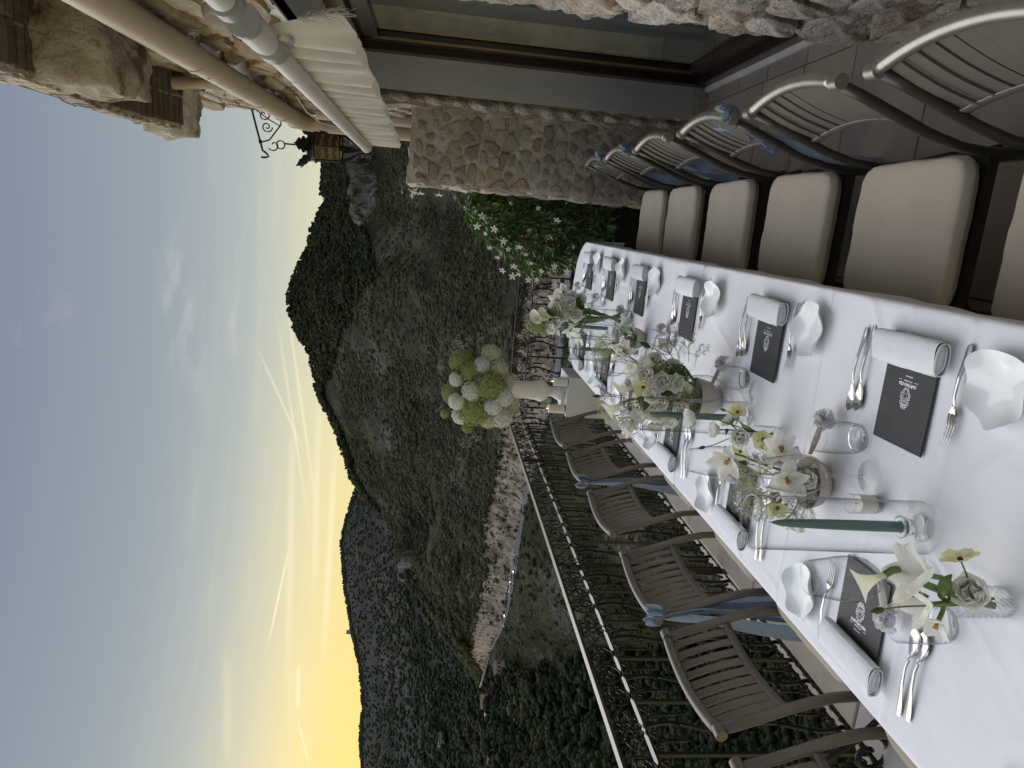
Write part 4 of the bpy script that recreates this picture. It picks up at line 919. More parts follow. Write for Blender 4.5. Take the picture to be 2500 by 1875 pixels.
# ------------------------------------------------------------------ place settings
def textmesh(s, size, sx=1., bold=.0, sp=1.):
    cu = bpy.data.curves.new('lettering', 'FONT'); cu.body = s; cu.size = size; cu.align_x = 'CENTER'; cu.align_y = 'CENTER'; cu.offset = bold; cu.space_character = sp; cu.resolution_u = 2; cu.extrude = .00012
    o = bpy.data.objects.new('lettering', cu); COL.objects.link(o); bpy.context.view_layer.update()
    me = bpy.data.meshes.new_from_object(o.evaluated_get(bpy.context.evaluated_depsgraph_get())); bpy.data.objects.remove(o); bpy.data.curves.remove(cu)
    for v in me.vertices: v.co.x *= sx
    me.materials.clear(); me.materials.append(M['print']); return me
t1 = textmesh('CHÂTEAU EZA', .0088, .86, .00014, 1.05); t2 = textmesh('CÔTE D’AZUR', .0036, .95, .00006, 1.1)
mb = MB()   # five tiny stars and the two rules beside the second line
for k in range(5):
    P = [((.00085 if i % 2 else .0019)*sin(pi*i/5), (.00085 if i % 2 else .0019)*cos(pi*i/5)) for i in range(10)]; cx = (k-2)*.0044; mb.add([(cx+x, 0+y, 0) for x, y in P], [tuple(range(9, -1, -1))])
me_stars = mb.mesh('star_row', M['print'], False)
me_rule = MB().box(-.0235, 0, 0, .009, .0007, .0002).box(.0235, 0, 0, .009, .0007, .0002).mesh('rule', M['print'], False)
mb = MB(); rnd = random.Random(4)   # crest: shield of diagonal bars, crown and acanthus curls
def curl(cx, cy, r, a0, tn, w=.0007): mb.tube([(cx+(r*(1-.75*i/14))*cos(a0+tn*2*pi*i/14), cy+(r*(1-.75*i/14))*sin(a0+tn*2*pi*i/14), 0) for i in range(15)], w, 4, flat=.35)
for sg in (-1, 1):
    for (x, y, r_, a, tn) in ((.0085, .006, .0035, 2.6, -1.1), (.0098, .000, .0034, 2.2, 1.1), (.0088, -.006, .0034, 1.8, -1.1), (.0062, -.0105, .0032, 1., 1.1), (.0023, -.0135, .0028, .6, -1.), (.0058, .0112, .003, 3, 1.0), (.0032, .0138, .0022, 3, -1.0)):
        curl(sg*x, y, r_, a if sg > 0 else pi-a, tn*sg)
    mb.tube([(0, .0085, 0), (sg*.0056, .0085, 0), (sg*.0058, .002, 0), (sg*.0045, -.004, 0), (0, -.0085, 0)], .0006, 4, flat=.35)
for k in range(5): mb.tube([(-.0046+.002*k, -.0035+.0006*k, 0), (-.0022+.0016*k, .0065, 0)], .00045, 4, flat=.35)
for k in range(-2, 3): mb.tube([(k*.0016, .0095, 0), (k*.0026, .0135+.0006*(2-abs(k)), 0)], .0006, 4, flat=.35)
mb.tube([(-.0045, .0096, 0), (.0045, .0096, 0)], .0007, 4, flat=.35)
me_crest = mb.mesh('crest', M['print'])
me_menu = MB().box(-.265, 0, .0026, .225, .150, .0038, bev=.0012).mesh('menu', M['menu'], False)
me_flap = MB().box(-.265, 0, .0049, .223, .148, .0006).mesh('cover_sheet', M['menu'], False)
def napkin_me(sd):
    mb = MB(); L0, n, m = .188, 30, 22
    def f(u, v):
        a = 2*pi*v; e = 2.6; c, s_ = cos(a), sin(a); r_ = (abs(c)**e+abs(s_)**e)**(-1/e)
        sag = 1+.05*sin(pi*u)+.03*fbm((u*3+sd, 0, 0), 3)
        wr = 1+.035*fbm((u*4+sd, v*7, 2), 3)*sin(pi*min(1, max(0, u)))
        return (.0325*c*r_*sag*wr-.184, (u-.5)*L0+.003*sin(a*2+sd), .0158+.0150*s_*r_*wr)
    mb.grid(f, m, n)
    for e in (-1, 1):      # layered roll ends
        for k, q in enumerate((.95, .74, .50)):
            y = e*(L0/2+.002-.0035*(k % 2)); P = []
            for i in range(27):
                a = 2*pi*i/26*.97+.4*k; c, s_ = cos(a), sin(a); r_ = (abs(c)**2.6+abs(s_)**2.6)**(-1/2.6); P.append((.0315*q*c*r_-.184+.003*sin(k*3+sd), y, (.0158+.0142*q**1.3*s_*r_)))
            mb.tube(P, .0014, 5)
        mb.add([(.029*cos(2*pi*i/16)-.184, e*(L0/2-.004), .0158+.0122*sin(2*pi*i/16)) for i in range(16)], [tuple(range(16))])
    # loose outer edge of the cloth lying along the roll
    mb.tube([(-.184-.030, (i/20-.5)*L0, .024+.0008*sin(i)) for i in range(21)], .0014, 5)
    return mb.mesh('napkin', M['napkin'])
NK = [napkin_me(s_) for s_ in range(3)]
def spoon_me():
    mb = MB(); n = 34
    def prof(s_):
        w = lerp(s_, [(0, .0055), (.06, .0070), (.14, .0062), (.4, .0036), (.64, .0030), (.70, .0058), (.78, .0125), (.86, .0158), (.94, .0128), (.985, .0055), (1., .0004)])
        z = lerp(s_, [(0, .003), (.12, .0045), (.35, .011), (.55, .013), (.68, .008), (.76, .006), (.88, .0055), (1, .0085)])
        d = lerp(s_, [(.66, 0), (.78, .0042), (.86, .0062), (.95, .0035), (1, 0)]) if s_ > .66 else 0; return w, z, d
    def f(u, v, lo):
        w, z, d = prof(u); t = (v-.5)*2; crown = (0 if u > .66 else .0014)*(1-t*t)
        return (-u*.19, w*t, z-d*(1-t*t)+crown-(.0013 if lo else 0)+(-.001*(1-t*t) if lo and u < .66 else 0))
    mb.grid(lambda u, v: f(u, v, 0), n, 8).grid(lambda u, v: f(u, 1-v, 1), n, 8); return mb.mesh('spoon', M['silver'])
def fork_me():
    mb = MB(); n = 26
    def f(u, v, lo):
        w = lerp(u, [(0, .006), (.08, .0074), (.2, .0062), (.55, .0036), (.85, .0032), (.93, .007), (1, .0115)]); z = lerp(u, [(0, .003), (.15, .005), (.45, .0115), (.75, .012), (.9, .007), (1, .0055)]); t = (v-.5)*2
        return (-u*.13, w*t, z+.0012*(1-t*t)*(1 if u < .85 else -1.2)-(.0013 if lo else 0))
    mb.grid(lambda u, v: f(u, v, 0), n, 6).grid(lambda u, v: f(u, 1-v, 1), n, 6)
    for k in range(4): y = (k-1.5)*.0060; mb.tube([(-.128, y, .0052), (-.15, y*1.03, .0045), (-.17, y*1.02, .0060), (-.190, y*.98, .0095)], [.0021, .0018, .0015, .0006], 6, flat=.7)
    return mb.mesh('fork', M['silver'])
me_spoon, me_fork = spoon_me(), fork_me()
def plate_me(sd):
    rnd = random.Random(sd); ph = [rnd.uniform(0, 6) for _ in range(4)]; mb = MB(); n, m = 72, 12
    def f(u, v, lo):
        a = 2*pi*v; rim = .017+.0065*sin(5*a+ph[0])+.005*sin(2*a+ph[1]); R_ = .070*(1+.045*sin(5*a+ph[0]+1.2)+.04*sin(2*a+ph[3]))
        k = u**1.0; z = .004+rim*k**3.2
        return (R_*k*cos(a), R_*k*sin(a)*.92, z-(.0026*(1 if k < .99 else .2) if lo else 0))
    mb.grid(lambda u, v: f(u, v, 0), m, n).grid(lambda u, v: f(u, 1-v, 1), m, n); return mb.mesh('plate', M['porcelain'])
PL = [plate_me(s_) for s_ in (3, 8, 14, 21)]
me_tumb = MB().lathe([(0, .0015), (.024, .0015), (.030, .004), (.0335, .012), (.0355, .030), (.0358, .055), (.0338, .098), (.0333, .101)], 40).mesh('tumbler_wall', M['glass'])
me_tumbb = MB().lathe([(0, .002), (.022, .002), (.0285, .006), (.0300, .012), (.026, .0085), (0, .0075)], 32).mesh('tumbler_base', M['heavyglass'])
me_trim = MB().tube([(.0333*cos(2*pi*k/40), .0333*sin(2*pi*k/40), .101) for k in range(40)], .0010, 5, closed=True).mesh('rim', M['heavyglass'])
me_bowl = MB().lathe([(.003, .093), (.012, .096), (.026, .108), (.0385, .128), (.0425, .150), (.0405, .178), (.0345, .215), (.0305, .236)], 44).mesh('bowl', M['glass'])
me_stem_ = MB().lathe([(.0085, .0075), (.0065, .010), (.0038, .02), (.0034, .07), (.0048, .088), (.009, .0955), (.0, .0965)], 32).mesh('stem', M['heavyglass'])
me_foot = MB().lathe([(.0362, .0016), (.035, .0026), (.015, .005), (.004, .012)], 44).mesh('foot', M['glass'])
me_wrim = MB().tube([(.0305*cos(2*pi*k/40), .0305*sin(2*pi*k/40), .236) for k in range(40)], .0009, 5, closed=True).mesh('rim', M['heavyglass'])
def ruffle_me(sd):
    rnd = random.Random(sd); mb = MB()
    for k in range(26):
        th = rnd.uniform(0, 2*pi); ph = math.asin(rnd.uniform(-.1, 1)); d = Vector((cos(ph)*cos(th), cos(ph)*sin(th), sin(ph))); q = d.to_track_quat('Z', 'Y').to_matrix(); s_ = rnd.uniform(.012, .018); ba = rnd.uniform(0, 6)
        def f(u, v): a = (v-.5)*3.4+ba; r_ = s_*u; return Vector((0, 0, .024))+q @ Vector((0, 0, 0))+d*(.008+.013*u+.002*sin(a*5+k)*u)+q @ Vector((r_*cos(a), r_*sin(a), .0035*sin(a*6+k)*u))
        mb.grid(f, 4, 9)
    return mb.mesh('ruffle', M['ruffle'])
RF = [ruffle_me(s_) for s_ in range(3)]
me_card = MB().grid(lambda u, v: (-.095*u+.01, (v-.5)*.026*sin(pi*(.12+.88*(1-u)))**.8, .028+.022*u+.006*sin(pi*v)), 14, 5).mesh('place_card', M['card'])
def obj1(name, me, label, cat, loc, rz, group, extra=(), sc=1.):
    if extra:
        t = thing(name, label, cat, loc, rz, group)
        for nm, m_ in extra: put(nm, m_, t)
        return t
    o = put(name, me, None, loc, (0, 0, rz), sc); return tag(o, label, cat, group)
SY = [1.257, 1.862, 2.51, 3.155, 3.73, 4.285]
LYc = [1.235, 1.872, 2.50, 3.06, 3.66, 4.28]
ordn = ['nearest', 'second nearest', 'third nearest', 'fourth nearest', 'fifth nearest', 'farthest']
def setting(i, side):
    rnd = random.Random(i*7+(3 if side < 0 else 0)); Y = SY[i] if side > 0 else LYc[i]; rz = 0 if side > 0 else pi
    nm = ordn[i]+(' right' if side > 0 else ' left')+' place'; X0 = 0 if side > 0 else -1.028
    def W_(x, y, z=0): return ((x if side > 0 else X0-x), (Y+y if side > 0 else Y-y), TT+z)
    j = lambda a: rnd.uniform(-a, a)
    m = thing('menu', 'charcoal menu card with silver crest at the '+nm, 'menu', (X0, Y, TT), rz+j(.012), 'menus on the long table')
    if i == 0 and side < 0: m.rotation_euler.z += .05
    put('card', me_menu, m); put('cover_sheet', me_flap, m)
    for nme, me, x in (('crest', me_crest, -.279), ('lettering', t1, -.2515), ('lettering', t2, -.2440), ('rule', me_rule, -.2440), ('star_row', me_stars, -.2350)):
        put(nme, me, m, (x, 0, .0056), (0, 0, pi/2), (1.2, 1.36, 1) if nme == 'crest' else None)
    if i == 0 and side > 0: pass
    obj1('napkin', NK[i % 3], 'rolled white napkin lying across the menu at the '+nm, 'napkin', (X0, Y, TT+.005), rz+j(.03), 'rolled napkins')
    for k in range(2): obj1('spoon', me_spoon, ('inner' if k else 'outer')+' steel spoon at the '+nm, 'spoon', W_(-.155-.008*k, (.142, .168)[k] if side > 0 else (.150, .176)[k]), rz+j(.03), 'spoons on the long table')
    obj1('fork', me_fork, 'steel fork at the '+nm, 'fork', W_(-.146, -.137+j(.004), .001), rz+j(.03), 'forks on the long table')
    obj1('plate', PL[(i+(2 if side < 0 else 0)) % 4], 'small wavy edged celadon plate at the '+nm, 'plate', W_(-.205, -.225), rnd.uniform(0, 6), 'wavy bread plates')
    if side > 0 or i in (0, 1, 3):
        fx, fy = (-.385, .22) if side > 0 else (-.335, .095 if i == 0 else -.02)
        obj1('place_card', None, 'mauve white paper flower with a pointed card at the '+nm, 'place card', W_(fx+j(.01), fy), rz+j(.3)+(.35 if side < 0 else .1), 'paper flower place cards', (('ruffle', RF[i % 3]), ('card', me_card)))
    tx, ty = (-.402, .105) if side > 0 else (-.388, .20)
    obj1('tumbler', None, 'clear water tumbler at the '+nm, 'glass', W_(tx+j(.008), ty+j(.01)), j(3), 'water tumblers', (('wall', me_tumb), ('base', me_tumbb), ('rim', me_trim)))
    wx, wy = (-.468, .062) if side > 0 else (-.442, .14)
    if side > 0 and i == 1: wx, wy = -.428, .03
    if side > 0 and i == 2: wx, wy = -.44, .02
    obj1('wine_glass', None, 'clear stemmed wine glass at the '+nm, 'wine glass', W_(wx+j(.006), wy), j(3), 'wine glasses', (('bowl', me_bowl), ('stem', me_stem_), ('foot', me_foot), ('rim', me_wrim)))
for i in range(6): setting(i, 1); setting(i, -1)
obj1('plate', PL[1], 'wavy celadon plate cut off by the bottom right corner of the picture', 'plate', (-.835, .80, TT), 1., 'wavy bread plates')
obj1('wine_glass', None, 'clear wine glass at the lower right edge, closest of all to the viewer', 'wine glass', (-.475, .612, TT), 0, 'wine glasses', (('bowl', me_bowl), ('stem', me_stem_), ('foot', me_foot), ('rim', me_wrim)))

# ------------------------------------------------------------------ hurricanes, candles, votives
me_hur = MB().lathe([(.0505, .002), (.050, .17), (.0495, .338)], 56).mesh('wall', M['glass'])
me_hrim = MB().tube([(.0495*cos(2*pi*k/56), .0495*sin(2*pi*k/56), .339) for k in range(56)], .0019, 6, closed=True).mesh('rim', M['heavyglass'])
me_stick = MB().lathe([(0, .001), (.026, .001), (.027, .004), (.022, .008), (.011, .013), (.009, .018), (.015, .023), (.016, .027), (.0105, .031), (.0115, .035), (.020, .039), (.0215, .044), (.017, .047), (.0115, .047), (.0112, .038), (0, .037)], 32).mesh('candlestick', M['heavyglass'])
me_taper = MB().lathe([(0, .034), (.0107, .034), (.0103, .10), (.0095, .19), (.0080, .262), (.0055, .288), (.0022, .300), (0, .302)], 24).mesh('candle', M['wax_green'])
me_wick = MB().tube([(0, 0, .300), (.0006, 0, .308)], .0007, 4).mesh('wick', M['wick'])
def hurricane(x, y, label):
    t = thing('hurricane_vase', label, 'candle vase', (x, y, TT), 0, 'glass hurricanes along the table')
    put('wall', me_hur, t); put('rim', me_hrim, t)
    c = thing('taper_candle', 'dark green taper on a clear candlestick inside the '+label.split(' glass')[0]+' hurricane', 'candle', (x, y, TT), 0, 'green taper candles'); put('candlestick', me_stick, c); put('candle', me_taper, c); put('wick', me_wick, c)
hurricane(-.503, 1.139, 'nearest tall glass cylinder, in front of the flower bowl')
hurricane(-.515, 1.909, 'second tall glass cylinder, just before the big flower bowl')
hurricane(-.525, 2.98, 'third tall glass cylinder, beyond the big flower bowl')
hurricane(-.51, 3.56, 'fourth tall glass cylinder, beside the far flower vase')
hurricane(-.50, 4.16, 'farthest tall glass cylinder, near the end of the table')
def votive(x, y, label):
    t = thing('votive_candle', label, 'candle', (x, y, TT), 0, 'votive candles')
    part('glass', MB().lathe([(0, .002), (.018, .002), (.0195, .006), (.0205, .062)], 28), M['glass'], t); part('base', MB().lathe([(0, .001), (.018, .001), (.019, .007), (.0, .008)], 24), M['heavyglass'], t)
    part('wax', MB().lathe([(0, .009), (.0175, .009), (.0182, .045), (.0, .0445)], 24), M['wax_white'], t, ang=50); part('wick', MB().tube([(0, 0, .044), (0, 0, .051)], .0007, 4), M['wick'], t)
    part('rim', MB().tube([(.0205*cos(2*pi*k/28), .0205*sin(2*pi*k/28), .062) for k in range(28)], .0009, 5, closed=True), M['heavyglass'], t)
votive(-.514, 1.274, 'small white votive candle in clear glass beside the nearest hurricane')
votive(-.43, 2.70, 'small white votive candle in clear glass beyond the big flower bowl')
votive(-.47, 3.25, 'small white votive candle in clear glass beside the far flower vase')

# ------------------------------------------------------------------ flowers
def petal(mb, L0, w, ang, tilt, curl=.4, base=.0, ruf=0., n=5, m=6, z0=0., pw=.75, cup=.15, k=0, tipz=0.):
    ca, sa = cos(ang), sin(ang)
    def f(u, v):
        t = (v-.5)*2; th = tilt+curl*u; r_ = base+L0*u*cos(tilt+curl*u*.5); z = z0+L0*u*sin(tilt+curl*u*.5)
        ww = w*(sin(pi*min(1, .10+.86*u))**pw); y = t*ww; up = cup*w*(t*t)*(1 if u > 0 else 0)
        r2 = r_-up*sin(th); z2 = z+up*cos(th)+ruf*sin(t*7+k*2+u*3)*u+tipz*u*u
        return (r2*ca-y*sa, r2*sa+y*ca, z2)
    mb.grid(f, n, m)
def fl_lis(sd):       # full ruffled lisianthus / ranunculus, opening along +Z
    rnd = random.Random(sd); mb = MB(); k = 0
    for ring, (cnt, L0, w, tilt, base, curl) in enumerate(((6, .036, .024, .55, .003, .35), (6, .034, .021, .85, .003, .35), (5, .030, .017, 1.15, .003, .3), (4, .026, .012, 1.4, .003, .15), (4, .020, .008, 1.55, .001, .1))):
        for i in range(cnt): k += 1; petal(mb, L0*rnd.uniform(.92, 1.08), w, 2*pi*i/cnt+ring*.6+rnd.uniform(-.15, .15), tilt+rnd.uniform(-.1, .1), curl, base, .0022, 5, 8, 0, .6, .35, k)
    return mb.mesh('bloom', M['petal'])
def fl_ran(sd):      # round bloom, many rows of cupped petals wound round a small green eye
    rnd = random.Random(sd+50); mb = MB(); kk = 0
    for ring, (cnt, L0, w, tilt, base, curl) in enumerate(((8, .030, .018, .25, .004, .55), (8, .027, .016, .55, .004, .6), (7, .024, .014, .85, .004, .65), (6, .021, .011, 1.1, .003, .6), (5, .017, .008, 1.3, .002, .5), (4, .014, .005, 1.5, .001, .3))):
        for i in range(cnt): kk += 1; petal(mb, L0, w, 2*pi*i/cnt+ring*.45, tilt+rnd.uniform(-.06, .06), curl, base, .0008, 5, 7, 0, .5, .45, kk)
    return mb.mesh('bloom', M['petal'])
def fl_tulip(sd, open_=.35):
    rnd = random.Random(sd); mb = MB()
    for i in range(6): petal(mb, .058, .0175, 2*pi*i/6, pi/2-open_*(.8+.4*(i % 2))-.25, .25, .003, 0, 8, 6, 0, .8, .55)
    return mb.mesh('bloom', M['petal'])
def fl_star(sd):     # six wide open pointed petals
    rnd = random.Random(sd); mb = MB()
    for i in range(6): petal(mb, .052*rnd.uniform(.9, 1.05), .0155, 2*pi*i/6+rnd.uniform(-.1, .1), .62+.25*(i % 2)+rnd.uniform(-.15, .2), -.35, .003, .0008, 8, 6, 0, .85, .3, i)
    return mb.mesh('bloom', M['petal'])
me_stam = MB(); 
for i in range(9): a = 2*pi*i/9; me_stam.tube([(0, 0, .002), (.0035*cos(a), .0035*sin(a), .014), (.0052*cos(a), .0052*sin(a), .023)], [.0009, .0009, .0016], 5)
me_stam = me_stam.mesh('stamens', M['orange'])
def fl_cosmos(sd):
    rnd = random.Random(sd); mb = MB()
    for i in range(5): petal(mb, .026, .0135, 2*pi*i/5+rnd.uniform(-.1, .1), .42+rnd.uniform(-.15, .15), -.1, .002, .0012, 5, 6, 0, .5, .2, i)
    return mb.mesh('bloom', M['petaly'])
me_eye = MB().ball((0, 0, .003), .0042, 8, 5).mesh('flower_eye', M['eye'])
def fl_calla():
    mb = MB()
    def f(u, v):
        a = (v-.5)*2*pi*.98; r_ = .005+.021*u**2.2*(1+.25*cos(a)); z = .062*u*(1+.35*cos(a)*u**1.5)-.012*(abs(v-.5)*2)**6*u; r_ += .007*max(0, u-.8)/.2
        return (r_*cos(a)-.004*u*u, r_*sin(a), z)
    mb.grid(f, 14, 28); mb.tube([(-.0, 0, .01), (0, 0, .052)], [.0025, .0018], 7); return mb.mesh('bloom', M['callap'])
def fl_ammi(sd, R_=.045, flat=.55):
    rnd = random.Random(sd); mb = MB()
    for i in range(30):
        ph = math.acos(1-rnd.random()*.75); a = rnd.uniform(0, 2*pi); d = Vector((sin(ph)*cos(a), sin(ph)*sin(a), cos(ph)*flat+.35)); q = d*R_*rnd.uniform(.88, 1.02)
        mb.tube([(0, 0, 0), q*.6+Vector((0, 0, -.002)), q], .0006, 3, cap=False)
        for j in range(13):
            e = Vector((rnd.gauss(0, .0045), rnd.gauss(0, .0045), rnd.gauss(0, .0022)+.002)); c = q+e; s_ = rnd.uniform(.0012, .0022)
            mb.add([c+Vector((s_, 0, 0)), c+Vector((0, s_, .0005)), c+Vector((-s_, 0, 0)), c+Vector((0, -s_, -.0003)), c+Vector((0, 0, s_))], [(0, 1, 4), (1, 2, 4), (2, 3, 4), (3, 0, 4)])
    return mb.mesh('umbel', M['ammi'], False)
def pompon(sd, R_, fs, n, mt, cup=.5):       # ball of four-petalled florets
    rnd = random.Random(sd); mb = MB(); mb.ball((0, 0, 0), R_*.80, 12, 9)
    for i in range(n):
        z = 1-2*(i+.5)/n; a = i*2.39996; d = Vector((sqrt(1-z*z)*cos(a), sqrt(1-z*z)*sin(a), z)); d = (d+Vector([rnd.gauss(0, .05) for _ in range(3)])).normalized()
        q = d.to_track_quat('Z', 'Y').to_matrix(); c = d*R_*(1+.05*fbm((d.x*3+sd, d.y*3, d.z*3), 3)+rnd.uniform(-.12, .06)); ro = rnd.uniform(0, pi)
        for k in range(4):
            b = ro+k*pi/2; P = [c, c+q @ Vector((fs*.6*cos(b-.5), fs*.6*sin(b-.5), fs*cup*.6)), c+q @ Vector((fs*cos(b), fs*sin(b), fs*cup*rnd.uniform(0, 1.2))), c+q @ Vector((fs*.6*cos(b+.5), fs*.6*sin(b+.5), fs*cup*.6))]
            mb.add(P, [(0, 1, 2, 3)])
    return mb.mesh('flower_head', mt, False)
def sprig_me(sd, L0=.12):
    rnd = random.Random(sd); st = MB(); dt = MB()
    def br(p, d, l, lv):
        q = p+d*l; st.tube([p, p+d*l*.5+Vector((rnd.gauss(0, .001),)*3), q], .0005 if lv else .0009, 3, cap=False)
        if lv >= 3:
            for _ in range(3):
                c = q+Vector([rnd.gauss(0, .0018) for _ in range(3)]); s_ = rnd.uniform(.0009, .0017); dt.add([c+Vector((s_, 0, -s_)), c+Vector((-s_*.5, s_, -s_)), c+Vector((-s_*.5, -s_, -s_)), c+Vector((0, 0, s_))], [(0, 1, 3), (1, 2, 3), (2, 0, 3), (2, 1, 0)])
            return
        for _ in range(3): br(p+d*l*rnd.uniform(.4, 1), (d+Vector([rnd.gauss(0, .45) for _ in range(3)])).normalized(), l*rnd.uniform(.5, .7), lv+1)
    br(Vector((0, 0, 0)), Vector((0, 0, 1)), L0*.45, 0); return st.mesh('sprig', M['sprig']), dt.mesh('sprig_dots', M['sprigdot'], False)
def leaf_me(L0, w, mt, droop=.5, fold=.25, ser=0):
    mb = MB()
    def f(u, v):
        t = (v-.5)*2; ww = w*sin(pi*min(1, .04+.96*u))**.8*(1-.25*u)*(1+ser*(.12*sin(u*38)))
        return (L0*u*cos(droop*u), t*ww, L0*u*.25-L0*droop*u*u*.5+fold*ww*abs(t))
    mb.grid(f, 8, 4); return mb.mesh('leaf', mt)
LIS = [fl_lis(s_) for s_ in range(3)]; RAN = [fl_ran(s_) for s_ in range(2)]; TUL = [fl_tulip(1, .3), fl_tulip(2, .75)]; STAR = [fl_star(s_) for s_ in range(3)]; COS = [fl_cosmos(s_) for s_ in range(2)]; CAL = fl_calla()
AMM = [fl_ammi(s_) for s_ in range(3)]; HYG = [pompon(s_, .032, .0062, 300, (M['hydr'], M['moss'])[s_]) for s_ in range(2)]; SPR = [sprig_me(s_) for s_ in range(4)]
LEAF = [leaf_me(.05, .012, M['leaf']), leaf_me(.07, .010, M['leafy'], .8), leaf_me(.035, .010, M['stemd'])]
me_bud = MB().lathe([(0, 0), (.004, .002), (.0062, .009), (.0052, .017), (.002, .024), (0, .027)], 10).mesh('bud', M['stemd'])
KIND = {'lis': (LIS, None), 'ran': (RAN, None), 'tul': (TUL, None), 'star': (STAR, me_stam), 'cos': (COS, me_eye), 'cal': ([CAL], None), 'amm': (AMM, None), 'hyg': (HYG, None), 'bud': ([me_bud], None)}
def bouquet(label, c, zbase, zneck, blooms, sprigs=(), leaves=0, sd=0, rneck=.015, stemr=.0019, cat='flowers'):
    rnd = random.Random(sd); t = thing('flower_arrangement', label, cat, (c[0], c[1], zbase)); C0 = Vector((c[0], c[1], zbase))
    for i, b in enumerate(blooms):
        k, x, y, z, d, s_ = b[:6]; P = Vector((x, y, z))-C0; D = Vector(d).normalized(); variants, extra = KIND[k]; me = variants[i % len(variants)]
        head = P-D*(.012*s_ if k in ('lis', 'ran', 'cos', 'star') else .022*s_ if k in ('tul', 'cal') else .0)
        q = D.to_track_quat('Z', 'Y').to_euler(); q.z += 0
        o = put({'lis': 'bloom', 'amm': 'umbel', 'hyg': 'flower_head', 'bud': 'bud'}.get(k, 'bloom'), me, t, head, q, s_)
        if extra: put('stamens' if k == 'star' else 'flower_eye', extra, o)
        if k == 'hyg' and z < zneck+.06: continue
        a = rnd.uniform(0, 6); st0 = Vector((rneck*cos(a), rneck*sin(a), zneck-zbase)); bt = Vector((-rneck*.8*cos(a), -rneck*.8*sin(a), min(.02, zneck-zbase)))
        m1 = head-D*.03*max(s_, .6); path = [bt, st0, (st0+m1)/2+Vector((0, 0, .01)), m1, head+D*.002]
        # smooth the stem
        sm = []
        for j in range(len(path)-1):
            for q_ in range(3):
                u = q_/3; p0 = path[max(j-1, 0)]; p1 = path[j]; p2 = path[j+1]; p3 = path[min(j+2, len(path)-1)]
                sm.append(.5*((2*p1)+(p2-p0)*u+(2*p0-5*p1+4*p2-p3)*u*u+(3*p1-p0-3*p2+p3)*u*u*u))
        sm.append(path[-1]); thick = stemr*{'cal': 2.4, 'tul': 1.7, 'star': 1.5, 'amm': .8, 'cos': .55, 'bud': .6}.get(k, 1.)
        part('stem', MB().tube(sm, thick, 7), M['stemd'] if k in ('bud', 'lis') and i % 2 else M['stem'], t)
        if k in ('lis', 'tul', 'ran') and rnd.random() < .7:
            put('leaf', LEAF[2], t, m1, (rnd.uniform(-.5, .5), -.6, rnd.uniform(0, 6)), rnd.uniform(.7, 1.2))
    for (x, y, z, d, s_) in sprigs:
        st, dt = SPR[rnd.randrange(4)]; q = Vector(d).to_track_quat('Z', 'Y').to_euler(); p = Vector((x, y, z))-C0
        o = put('sprig', st, t, p, q, s_); put('sprig_dots', dt, o)
    for i in range(leaves):
        a = rnd.uniform(0, 2*pi); put('leaf', LEAF[rnd.randrange(2)], t, (rneck*1.2*cos(a), rneck*1.2*sin(a), zneck-zbase+rnd.uniform(-.005, .05)), (rnd.uniform(-.4, .4), rnd.uniform(-.9, -.1), a), rnd.uniform(.7, 1.3))
    return t
# cut glass bud vases
def cut_vase(x, y, label, h=.07, r0=.024):
    t = thing('bud_vase', label, 'vase', (x, y, TT)); mb = MB(); n, m = 40, 16
    def f(u, v):
        a = 2*pi*v; d = .0013*(1 if (int(u*m)+int(v*n)) % 2 else -1)*(1 if .05 < u < .85 else 0); r_ = r0*(.92+.08*u)+d; return (r_*cos(a), r_*sin(a), .001+h*u)
    mb.grid(f, m, n); part('wall', mb, M['heavyglass'], t, smooth=False); part('base', MB().lathe([(0, .001), (r0*.9, .001), (r0*.92, .008), (0, .009)], 30), M['heavyglass'], t)
    part('rim', MB().tube([(r0*cos(2*pi*k/36), r0*sin(2*pi*k/36), h) for k in range(36)], .0012, 6, closed=True), M['glass'], t)
cut_vase(-.503, 1.712, 'small cut glass vase with lisianthus, behind the second wine glass'); cut_vase(-.535, .93, 'small cut glass vase at the bottom edge, nearest the viewer', .085, .026)
VW = (.35, -.85, .35)    # direction toward the viewer and up
bouquet('loose spray of calla, tulip and ranunculus in the nearest cut glass vase', (-.535, .93), TT, TT+.08, [
    ('cal', -.510, .95, .972, (-.3, -.2, 1), .85), ('tul', -.487, .93, .925, (.15, .1, 1), 1.1), ('cos', -.452, .93, .858, (.8, .3, .3), 1.1), ('lis', -.508, .91, .835, (.3, -.5, .8), 1.0), ('star', -.566, .91, .882, (-.5, -.5, .6), 0.66), ('tul', -.545, .93, .90, (-.2, .1, 1), .8), ('bud', -.565, .95, .945, (-.2, 0, 1), .9)], (), 2, 1, .008, .0026)
bouquet('white lisianthus and pale yellow blooms in the small middle bud vase', (-.503, 1.712), TT, TT+.07, [
    ('lis', -.465, 1.71, 1.012, (-.3, .3, 1), 0.92), ('lis', -.496, 1.71, .940, (-.1, .2, 1), 0.84), ('lis', -.507, 1.69, .880, (-.1, -.9, .3), 0.92), ('lis', -.478, 1.73, .90, (.5, .4, .7), 0.70), ('cos', -.510, 1.68, .818, (0, -.9, .5), 1.15), ('cos', -.557, 1.70, .868, (-.5, -.6, .5), 1.), ('cos', -.438, 1.71, .889, (.6, -.4, .4), 1.), ('bud', -.545, 1.71, .96, (-.3, 0, 1), .8), ('bud', -.44, 1.70, .925, (.3, 0, 1), .6)], (), 2, 2, .008)
